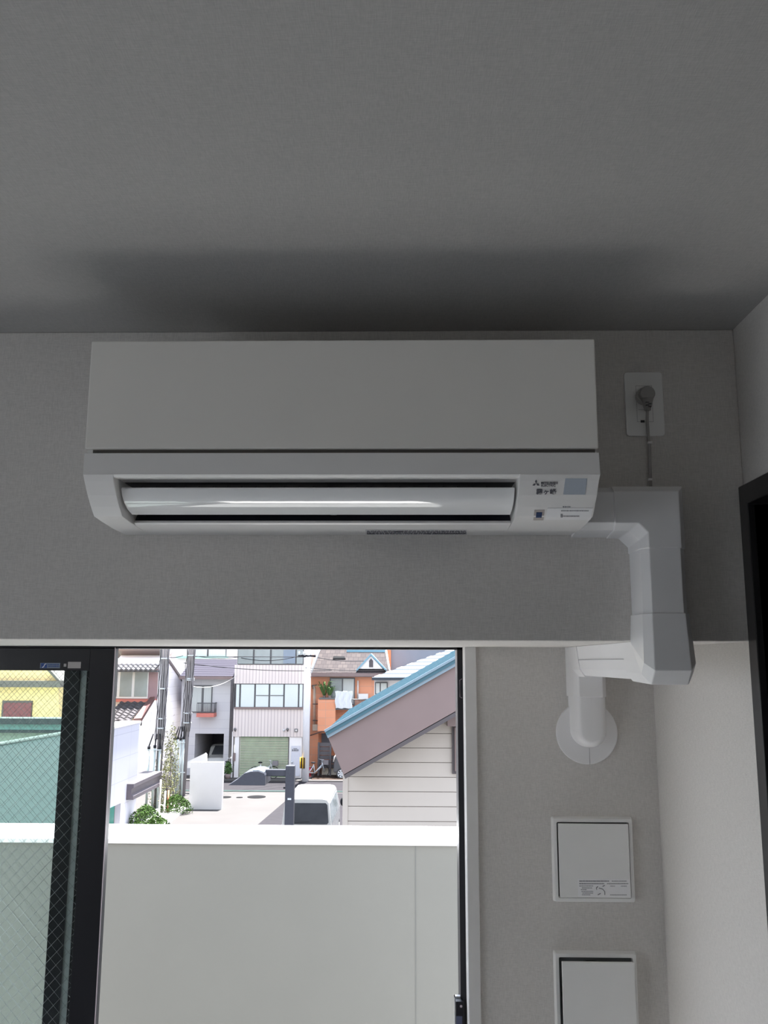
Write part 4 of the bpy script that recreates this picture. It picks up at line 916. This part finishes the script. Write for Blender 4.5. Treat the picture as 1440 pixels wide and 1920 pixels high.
fpart('sill', M['taupe'], 439, 1326.5, 569.5, 1329.5, YM-.08, .4, W)
fpart('corner_pillar', M['wht'], 432.5, 1372, 437.5, 1462, YM, .4, W, zlo=GZ)
fpart('side_panel', M['wht'], 438, 1381, 448.5, 1462, YM+.05, .3, W, zlo=GZ)
fpart('letter_plate', M['taupe'], 437, 1412, 441.5, 1427, YM-.04, .05, W)
fpart('door_surround', M['wht'], 541, 1382, 566, 1462, YM+.05, .3, W, zlo=GZ)
dl = fpart('door_leaf', mat('lilac_white_door', (0.504, 0.511, 0.574), .5), 545, 1398.5, 563, 1462, YM, .08, W, zlo=GZ+.1)
mb = MB()
for x in (547.3, 550.6, 553.8, 557.2): 
    for q in ((0, 0, 2.3, .7), (.2, 1.4, 2.1, 2.1), (.9, 0, 1.5, 3.2), (0, 2.6, 2.3, 3.2)): fbox(x+q[0], 1405.0+q[1], x+q[2], 1405.0+q[3], YM-.02, .02, mb)
fbox(550, 1403, 557, 1403.8, YM-.02, .02, mb)
mb.build('door_lettering', M['ink'], dl)
MB().ball(at(545.8+1.5, 1429, YM-.05), .06).build('door_knob', M['band'], dl)
sh = fpart('roller_shutter', M['shutd'], 449, 1381.5, 540.5, 1462, YM+.18, .1, W, zlo=GZ)
mb = MB(); za, zb_ = GZ, at(500, 1382, YM+.18).z; n = 30; A = at(449, 1400, YM+.12); B = at(540.5, 1400, YM+.12)
for k in range(n): z = za+(zb_-za)*k/n; mb.box((A.x, YM+.12, z), (B.x, YM+.17, z+(zb_-za)/n*.38))
mb.build('shutter_slats', M['shut'], sh)
for x, y in ((440.5, 1367.5), (539, 1367.5)):
    p = at(x, y, YM-.1); mb = MB(); mb.ball(p, (.08, .12, .09)); mb.tube([p, p+V((0, .1, -.12))], .03, 5); mb.build('wall_lamp', M['fr'], W)
MB().ball(at(532.5, 1369, YM-.05), .06).build('alarm_dome', M['band'], W)
sg = fpart('square_sign', M['fr'], 552, 1366.5, 558.3, 1372.5, YM-.05, .05, W); fpart('sign_face', M['frw'], 553.5, 1368, 556.8, 1371, YM-.07, .02, sg)
mb = MB(); X = at(578.5, 1400, YM).x; mb.tube([(X, YM+.0, GZ), (X, YM+.0, at(578, 1262, YM).z)], .07, 8)
mb.build('downpipe', M['pole'], W)
# bike-like shapes before the shutter
c = at(495, 1440, 51.6)
t = thing('bicycle', (c.x, 51.7, GZ), 'bicycle parked sideways in front of the green-gapped roller shutter', 'bicycle'); bicycle(t, c.x, 51.72, math.radians(4), M['band'])

# ------------------------------------------------------------------ orange house
YO = 54.0
O = thing('house', (at(655, 1400, YO).x, YO+4, GZ), 'orange tiled house with mottled shingle roof, dormer and planted balcony', 'house')
def ox(x): return at(x, 1300, YO).x
oz_ = lambda y: at(640, y, YO).z
mb = MB(); mb.box((ox(581), YO, oz_(1375)), (ox(745), YO+5, oz_(1262))); mb.box((ox(581), YO, GZ), (ox(598), YO+5, oz_(1375))); mb.box((ox(598), YO+2.5, GZ), (ox(745), YO+5, oz_(1375)))
mb.build('wall', M['ora'], O)
mb = MB(); mb.box((ox(600), YO-1.2, oz_(1368)), (ox(632), YO, at(615, 1311.5, YO-1.2).z)); mb.build('balcony_parapet', M['ora'], O)
a = at(600, 1311, YO-1.2); b = at(632, 1311, YO-1.2); bx((a.x-.05, YO-1.25, a.z), (b.x+.05, YO, a.z+.08)).build('parapet_cap', M['fr'], O)
bx((ox(632), YO-1.2, at(640, 1331, YO-1.2).z), (ox(700), YO, at(640, 1329, YO-1.2).z)).build('balcony_floor', M['fr'], O)
mb = MB(); a = at(629.5, 1330, YO-1.2); b = at(690, 1311.5, YO-1.2); n = 24
for k in range(n+1): X = a.x+(b.x-a.x)*k/n; mb.tube([(X, YO-1.2, a.z), (X, YO-1.2, b.z)], .015, 4)
mb.tube([(a.x, YO-1.2, b.z), (b.x, YO-1.2, b.z)], .03, 5); mb.tube([(a.x, YO-1.2, a.z+.05), (b.x, YO-1.2, a.z+.05)], .03, 5); mb.build('balcony_railing', M['fr'], O)
fpart('window_frame', M['fr'], 617.5, 1270.5, 665.5, 1322, YO-.06, .08, O)
fpart('window_pane', M['win'], 620, 1273, 641, 1320, YO-.09, .04, O); fpart('window_pane', M['curt'], 643, 1273, 663.5, 1320, YO-.09, .04, O)
mb = MB(); X = at(671, 1290, YO-.15).x; mb.tube([(X, YO-.12, at(671, 1311, YO).z), (X, YO-.12, at(671, 1276, YO).z)], .05, 6); mb.build('vent_pipe', M['frw'], O)
fpart('outdoor_unit', M['frw'], 672, 1301, 690, 1311, YO-.6, .4, O)
# roof and eave
ye, yr_ = YO-.7, YO+3.2; P = lambda x, y, Y: at(x, y, Y)
e0, e1 = P(582, 1261, ye), P(731, 1256, ye); t0_, t1_ = P(607, 1200, yr_), P(720, 1200, yr_)
e1.z = e0.z; t1_.z = t0_.z
mb = MB(); mb.prism([e0, e1, t1_, t0_], (0, 0, -.18)); mb.build('roof', M['shing'], O)
mb = MB(); mb.box((e0.x-.1, ye-.12, e0.z-.22), (e1.x+.1, ye, e0.z-.02)); mb.box((e0.x, ye, e0.z-.26), (e1.x, YO, e0.z-.16)); mb.build('eave', M['taupe'], O)
MB().tube([e0+V((0, 0, .04)), t0_+V((0, 0, .06))], .07, 5).build('hip_flashing', M['frw'], O); MB().tube([e1+V((0, 0, .04)), t1_+V((0, 0, .06))], .07, 5).build('hip_flashing', M['frw'], O)
def onroof(x, y):   # point on the roof plane
    n_ = (e1-e0).cross(t0_-e0); d = ray(x, y); return ORG + d*((e0-ORG).dot(n_)/d.dot(n_))
q = [onroof(624, 1236.5), onroof(648, 1236.5), onroof(646, 1232.5), onroof(625, 1232)]
MB().prism(q, (0, -.02, .06)).build('roof_window', M['iron'], O)
Yd = onroof(668, 1254).y-.3
mb = MB(); fr_ = [P(673, 1254, Yd), P(718, 1254, Yd), P(695.5, 1229.5, Yd)]; mb.prism(fr_, (0, 2.4, 0)); dm = mb.build('dormer', M['wht'], O)
for s0, s1 in (((668, 1255.5), (695.5, 1225)), ((725, 1255.5), (695.5, 1225))):
    a, b = P(*s0, Yd-.1), P(*s1, Yd-.1); dz_ = V((0, 0, -.13)); mb = MB(); mb.prism([a, b, b+dz_, a+dz_], (0, 2.6, 0)); mb.build('dormer_edge', M['sky'], dm)
mb = MB(); pfront(mb, [(692, 1251), (699.5, 1251), (699.5, 1239), (695.7, 1234.5), (692, 1239)], Yd-.04, .05); mb.build('dormer_vent', M['taupe2'], dm)
mb = MB(); fbox(651, 1196, 722, 1222, YO+1.85, 2.5, mb); up_ = mb.build('upper_dormer', M['wht'], O)
fpart('upper_dormer_edge', M['sky'], 650, 1218.5, 723, 1222.5, YO+1.7, .5, up_); fpart('upper_dormer_rail', M['sky'], 664, 1214.5, 712, 1216, YO+1.75, .12, up_)
# wall box and pipe
p = at(590.5, 1364, YO-.12)
fpart('meter_box', M['signb'], 586, 1358.5, 595.5, 1370, YO-.15, .15, O)
mb = MB(); mb.tube([at(589, 1358, YO-.08), at(589, 1285, YO-.08)], .05, 6); mb.tube([at(591.5, 1358, YO-.08), at(591.5, 1290, YO-.08)], .02, 5); mb.build('riser_pipe', M['signb'], O)
mb = MB()
for q in ((584, 1286, 594, 1284), (586, 1320, 596, 1320), (586, 1351, 596, 1351), (586.5, 1284, 586.5, 1292)): mb.tube([at(q[0], q[1], YO-.12), at(q[2], q[3], YO-.12)], .025, 5)
mb.build('pipe_bracket', M['fr'], O)
mb = MB(); mb.tube([at(582, 1379, YO-.1), at(612, 1369, YO-.9)], .035, 5); mb.build('drain_pipe', M['taupe'], O)
# louvred steps front
SG = thing('louvred_screen', (at(612, 1440, YO-1.3).x, YO-1.3, GZ), 'dark grey boarded screen under the orange balcony behind the bicycle', 'screen')
for (x0_, x1_, yt, Y_, yb_) in ((597, 619, 1392.5, YO-1.2, 1441), (621.5, 640, 1417, YO-1.0, 1441)):
    mb = MB(); a = at(x0_, yt, Y_); b = at(x1_, yb_, Y_); n = 6 if x0_ < 600 else 3
    for k in range(n): z1_ = a.z+(b.z-a.z)*k/n; z2_ = a.z+(b.z-a.z)*(k+.88)/n; mb.box((a.x, Y_+.03*(k % 2), z2_), (b.x, Y_+.08+.03*(k % 2), z1_))
    mb.build('board_panel', M['stairm'], SG)
for x, yt in ((619.5, 1397), (597.3, 1392)): 
    a = at(x, yt, YO-1.25); mb = MB(); mb.box((a.x-.04, YO-1.28, GZ), (a.x+.06, YO-1.15, a.z)); mb.build('screen_post', M['stairm'], SG)
fpart('entrance_recess', M['slate'], 598, 1371, 640, 1395, YO+2.2, .2, O)
fpart('screen_base', M['signb'], 603, 1441, 640, 1462, YO-.9, .1, SG, zlo=GZ)
# bedding and palm
mb = MB(); a = at(629, 1296, YO-1.25); b = at(660, 1328, YO-1.25); vs = []; fs = []; nx_, nz_ = 14, 8
for j in range(nz_+1):
    for i in range(nx_+1): vs.append(V((a.x+(b.x-a.x)*i/nx_+.03*math.sin(j), YO-1.27-.04*math.sin(i*1.3+j*.4), a.z+(b.z-a.z)*j/nz_+.02*math.sin(i))))
for j in range(nz_):
    for i in range(nx_): fs.append((j*(nx_+1)+i, j*(nx_+1)+i+1, (j+1)*(nx_+1)+i+1, (j+1)*(nx_+1)+i))
mb.add(vs, fs); o = tag(mb.build('bedding', M['cloth']), 'white bedding aired over the balcony railing of the orange house', 'bedding'); sm = o.modifiers.new('solid', 'SOLIDIFY'); sm.thickness = .05
def palm(x, y, Y, h, n, lab):
    c = at(x, y, Y); t = thing('palm_plant', c, lab, 'plant', 'plants on the orange balcony'); mb = MB()
    for k in range(n):
        th = random.uniform(0, 2*PI); L_ = h*random.uniform(.7, 1.2); d = V((math.cos(th), math.sin(th), 0)); n_ = V((-d.y, d.x, 0))*.035
        p0 = c; p1 = c+d*L_*.35+V((0, 0, L_*.75)); p2 = c+d*L_*.8+V((0, 0, L_*.7)); mb.add([p0-n_*.5, p0+n_*.5, p1+n_, p1-n_, p2], [(0, 1, 2, 3), (3, 2, 4)])
    mb.build('fronds', M['leafd'], t); MB().tube([c-V((0, 0, .15)), c+V((0, 0, .2))], .08, 8).build('trunk', M['taupe'], t)
palm(608, 1309, YO-.6, 1.15, 34, 'tall yellow-green palm at the left of the orange balcony'); palm(618, 1309, YO-.8, .85, 30, 'shorter bushy palm next to the bedding on the orange balcony')
# red box, bicycle and small car
p = at(581, 1455, 53.0); mb = MB(); mb.tube([(p.x, 52.6, GZ+.05), (p.x, 52.6, at(581, 1440, 52.6).z)], .10, 12)
t = thing('fire_extinguisher_box', (p.x, 52.6, GZ), 'red cylinder-like box standing at the foot of the pale utility pole', 'extinguisher'); mb.build('box', M['red'], t)
bx((p.x-.14, 52.48, GZ), (p.x+.14, 52.72, GZ+.06)).build('foot', M['coral'], t); bx((p.x-.09, 52.5, at(581, 1440, 52.6).z), (p.x+.09, 52.7, at(581, 1438, 52.6).z)).build('lid', M['red'], t)
c = gr(594, 1458.5); t = thing('bicycle', (c.x, 52.4, GZ), 'white city bicycle with baskets in front of the dark screen', 'bicycle'); bicycle(t, c.x, 52.0, math.radians(38), M['band'])
Yc = 51.7; x0_ = at(625, 1450, Yc).x
KC = thing('car', (x0_+1.7, Yc+.7, GZ), 'small dark grey car, only its rear corner and alloy wheel showing', 'car')
prof = [(0, .35), (.02, .8), (.10, 1.15), (.32, 1.55), (.8, 1.62), (2.2, 1.6), (2.75, 1.1), (3.3, .95), (3.4, .6), (3.38, .28)]
mb = MB(); secs = [[V((x0_+u, Yc+yy, GZ+z_+dz2)) for u, z_ in prof] for yy, dz2 in ((0, -.0), (.12, 0), (1.3, 0), (1.45, 0))]; sweep(mb, secs, 10); mb.build('body', M['carg'], KC, bevel=.05)
mb = MB(); mb.prism([V((x0_+.42, Yc-.01, GZ+1.0)), V((x0_+.50, Yc-.01, GZ+1.45)), V((x0_+1.9, Yc-.01, GZ+1.48)), V((x0_+2.3, Yc-.01, GZ+1.0))], (0, .03, 0)); mb.build('side_window', M['carglass'], KC)
for u in (.46, 2.8):
    for yy, e in ((0, -1), (1.45, 1)):
        wc = V((x0_+u, Yc+yy, GZ+.29)); wh = MB().tube([wc+V((0, -e*.15, 0)), wc+V((0, e*.02, 0))], .29, 20).build('wheel', M['tyre'], KC)
        mb = MB()
        mb.tube([wc+V((0, e*.02, 0)), wc+V((0, e*.035, 0))], .05, 10)
        for k in range(7): a_ = k*2*PI/7; d = V((math.cos(a_), 0, math.sin(a_))); n_ = V((-d.z, 0, d.x))*.025; mb.prism([wc+V((0, e*.02, 0))+d*.03-n_, wc+V((0, e*.02, 0))+d*.2-n_*1.5, wc+V((0, e*.02, 0))+d*.2+n_*1.5, wc+V((0, e*.02, 0))+d*.03+n_], (0, e*.015, 0))
        mb.tube([wc+V((math.cos(k*PI/10)*.205, e*.03, math.sin(k*PI/10)*.205)) for k in range(21)], .014, 5); mb.build('rim', M['alloy'], wh)
mb = MB(); mb.tube([V((x0_-.0, Yc+.02, GZ+.95)), V((x0_+.06, Yc+.0, GZ+1.2)), V((x0_+.18, Yc, GZ+1.38))], .04, 5); mb.build('tail_lamp', M['frw'], KC)

# ------------------------------------------------------------------ houses behind the near roof
t = thing('house', (at(780, 1240, 60).x, 64, GZ), 'slate-blue rendered block rising behind the blue metal roof', 'house')
mb = MB(); fbox(733, 1170, 860, 1300, 60, 6, mb, GZ); mb.build('wall', M['slate'], t); fpart('side_strip', M['ora2'], 724, 1170, 733, 1262, 59.8, 3, t)
t = thing('house', (at(740, 1290, 40).x, 44, GZ), 'small white house with white-striped roof between the orange house and the near blue roof', 'house')
Yh = 40.0
mb = MB(); fbox(701, 1272, 790, 1420, Yh+.6, 4, mb, GZ); mb.build('wall', M['wht'], t)
fpart('eave', M['taupe2'], 697, 1270.5, 790, 1275, Yh, .6, t)
fpart('window_frame', M['fr'], 703, 1279, 727, 1302, Yh+.5, .1, t); fpart('window_pane', M['curt'], 705, 1281, 712, 1300, Yh+.45, .06, t); fpart('window_pane', M['curt'], 714, 1281, 725, 1300, Yh+.45, .06, t)
# striped roof: rising to the right, rows of snow guards
a0, a1 = at(698, 1271, Yh), at(800, 1271, Yh); b0, b1 = at(760, 1246, Yh+3), at(880, 1212, Yh+3)
mb = MB(); p00 = at(698, 1270.5, Yh-.2); p10 = at(795, 1270.5, Yh-.2); p01 = at(848, 1216, Yh+6); p11 = p01+(p10-p00)
mb.prism([p00, p10, p11, p01], (0, 0, -.12)); rf = mb.build('roof', mat('grey_blue_slates', (0.0538, 0.0618, 0.0726), .7, spec=.04), t)
mb = MB()
for k in range(8):
    t_ = (k+.15)/8; A = p00.lerp(p01, t_); B = p10.lerp(p11, t_); A2 = p00.lerp(p01, t_+.06); B2 = p10.lerp(p11, t_+.06); mb.prism([A, B, B2, A2], (0, 0, .02))
mb.build('roof_stripes', M['frw'], rf)

# ------------------------------------------------------------------ plants at the foot of the wrapped poles
c = gr(268, 1548); struct(MB().prism([V((gr(255, 1560).x-.3, 34.5, GZ)), V((gr(290, 1560).x+.2, 34.5, GZ)), V((gr(352, 1517).x, gr(352, 1517).y, GZ)), V((gr(318, 1517).x-.6, gr(352, 1517).y+1.5, GZ))], (0, 0, .08)).build('kerb', M['wht']))
c = gr(272, 1553); bush('low_shrub', c.x, c.y, .75, .7, .95, 'bright green low shrub nearest the lilac-white building', 'shrub', M['leaf'], 1800, .030)
c = gr(290, 1553); bush('low_shrub', c.x+.1, c.y, .55, .5, .45, 'flat lime shrub spreading in front of the white stakes', 'shrub', M['leaf'], 900, .028)
c = gr(332, 1524); bush('low_shrub', c.x, c.y-.2, .75, .6, .85, 'round green shrub at the foot of the farther wrapped pole', 'shrub', M['leaf'], 1600, .030)
c = gr(322, 1524); bush('feathery_shrub', c.x-.35, c.y+1.0, .45, .4, 4.2, 'tall thin olive bamboo climbing beside the pale conduits', 'shrub', M['leaf2'], 900, .035)
c = gr(308, 1528); bush('feathery_shrub', c.x-.1, c.y+.6, .35, .4, 2.8, 'slender yellow-green bamboo between the wrapped poles', 'shrub', M['leaf2'], 380, .035)
c = gr(266, 1540); bush('feathery_shrub', c.x, c.y+3.2, .7, .5, 3.6, 'pale feathery bamboo behind the mauve canopy', 'shrub', M['leaf2'], 420, .035)
for i, (x, yb_) in enumerate(((298, 1529), (307.5, 1528), (313.5, 1526))):
    c = gr(x, yb_); mb = MB(); mb.tube([(c.x, c.y, GZ), (c.x+.02, c.y, GZ+(1.5, 1.0, 1.0)[i])], .04, 8)
    tag(mb.build('garden_stake', M['whtw'] if i < 2 else M['ora2']), ('tall white stake beside the nearer wrapped pole', 'short white stake in the middle of the planting strip', 'short orange-brown stake next to the round shrub')[i], 'stake')

# ------------------------------------------------------------------ seen through the wired glass: green roof and yellow house
YG = 17.0
GRN = thing('building', (at(60, 1450, YG).x, YG+6, GZ), 'pale green metal-roofed building seen through the wired glass', 'building')
zr_ = at(60, 1352, 30).z
a0 = at(-160, 1560, YG); 
p1_, p2_ = at(-160, 1425, 26), at(127, 1376, 30); q1 = at(-160, 1600, 16); q2 = at(127, 1600, 16)
rb = [V(q1), V(q2), V(p2_), V(p1_)]
mb = MB(); mb.prism(rb, (0, 0, -.15)); rf = mb.build('roof', M['greenroof'], GRN)
mb = MB(); mb.tube([p1_, p2_], .11, 8); mb.build('roof_ridge', M['greenpale'], rf)
mb = MB(); mb.box((at(-160, 1500, 26).x, 26.3, GZ), (at(100, 1500, 30).x, 26.6, p1_.z-1.2)); mb.build('wall', M['greend'], GRN)
t = thing('building', (at(60, 1360, 34).x, 36, GZ), 'low building with green fascia in front of the yellow house, behind the green roof', 'building')
mb = MB(); fbox(-200, 1371, 121, 1420, 34, 5, mb, GZ); mb.build('wall', mat('olive_green_wall', (0.53, 0.663, 0.518), .7), t)
fpart('fascia', M['greend'], -200, 1357, 121.5, 1370, 33.6, .5, t); fpart('cornice', M['greenpale'], -200, 1347.5, 122, 1357, 33.3, .9, t); fpart('ledge', M['greenpale'], -200, 1369.5, 121, 1373, 33.4, .8, t)
YY = 42.0
t = thing('house', (at(50, 1300, YY).x, YY+4, GZ), 'yellow house with grey-brown band and maroon shuttered window', 'house')
mb = MB(); pfront(mb, [(-200, 1190), (-60, 1190), (92, 1257), (109, 1276), (111, 1350), (-200, 1350)], YY, 7); mb.build('wall', M['yelw'], t)
fpart('lower_wall', M['yelw'], -200, 1349, 110, 1500, YY, 6, t, zlo=GZ)
fpart('grey_band', M['brownb'], -200, 1277, 113, 1287.5, YY-.5, .5, t)
fpart('window_frame', M['brownb'], 2, 1314, 61, 1346.5, YY-.06, .08, t); fpart('maroon_shutter', M['maroon'], 5, 1318, 59, 1346.5, YY-.1, .05, t)
mb = MB(); mb.prism([at(92, 1254, YY-.4), at(112, 1276, YY-.4), at(112, 1282, YY-.4), at(88, 1257, YY-.4)], (0, 7, 0)); mb.build('roof_verge', M['brownb'], t)
t = thing('house', (at(125, 1330, 50).x, 53, GZ), 'grey-brown roofed house peeping between the yellow house and the window stile', 'house')
mb = MB(); pfront(mb, [(96, 1250), (128, 1262), (150, 1290), (150, 1330), (112, 1330), (110, 1275)], 50, 4); mb.build('roof', M['brownb'], t)
fpart('wall', M['greend'], 108, 1318, 190, 1420, 51, 3, t, zlo=GZ)
# terrain of small blocks beyond, closing the gaps between the houses
t = thing('building', (at(500, 1300, 75).x, 78, GZ), 'pale distant buildings closing the view between the street houses', 'building')
mb = MB(); fbox(427, 1236, 445, 1500, 70, 6, mb, GZ); mb.build('wall', M['slate'], t)
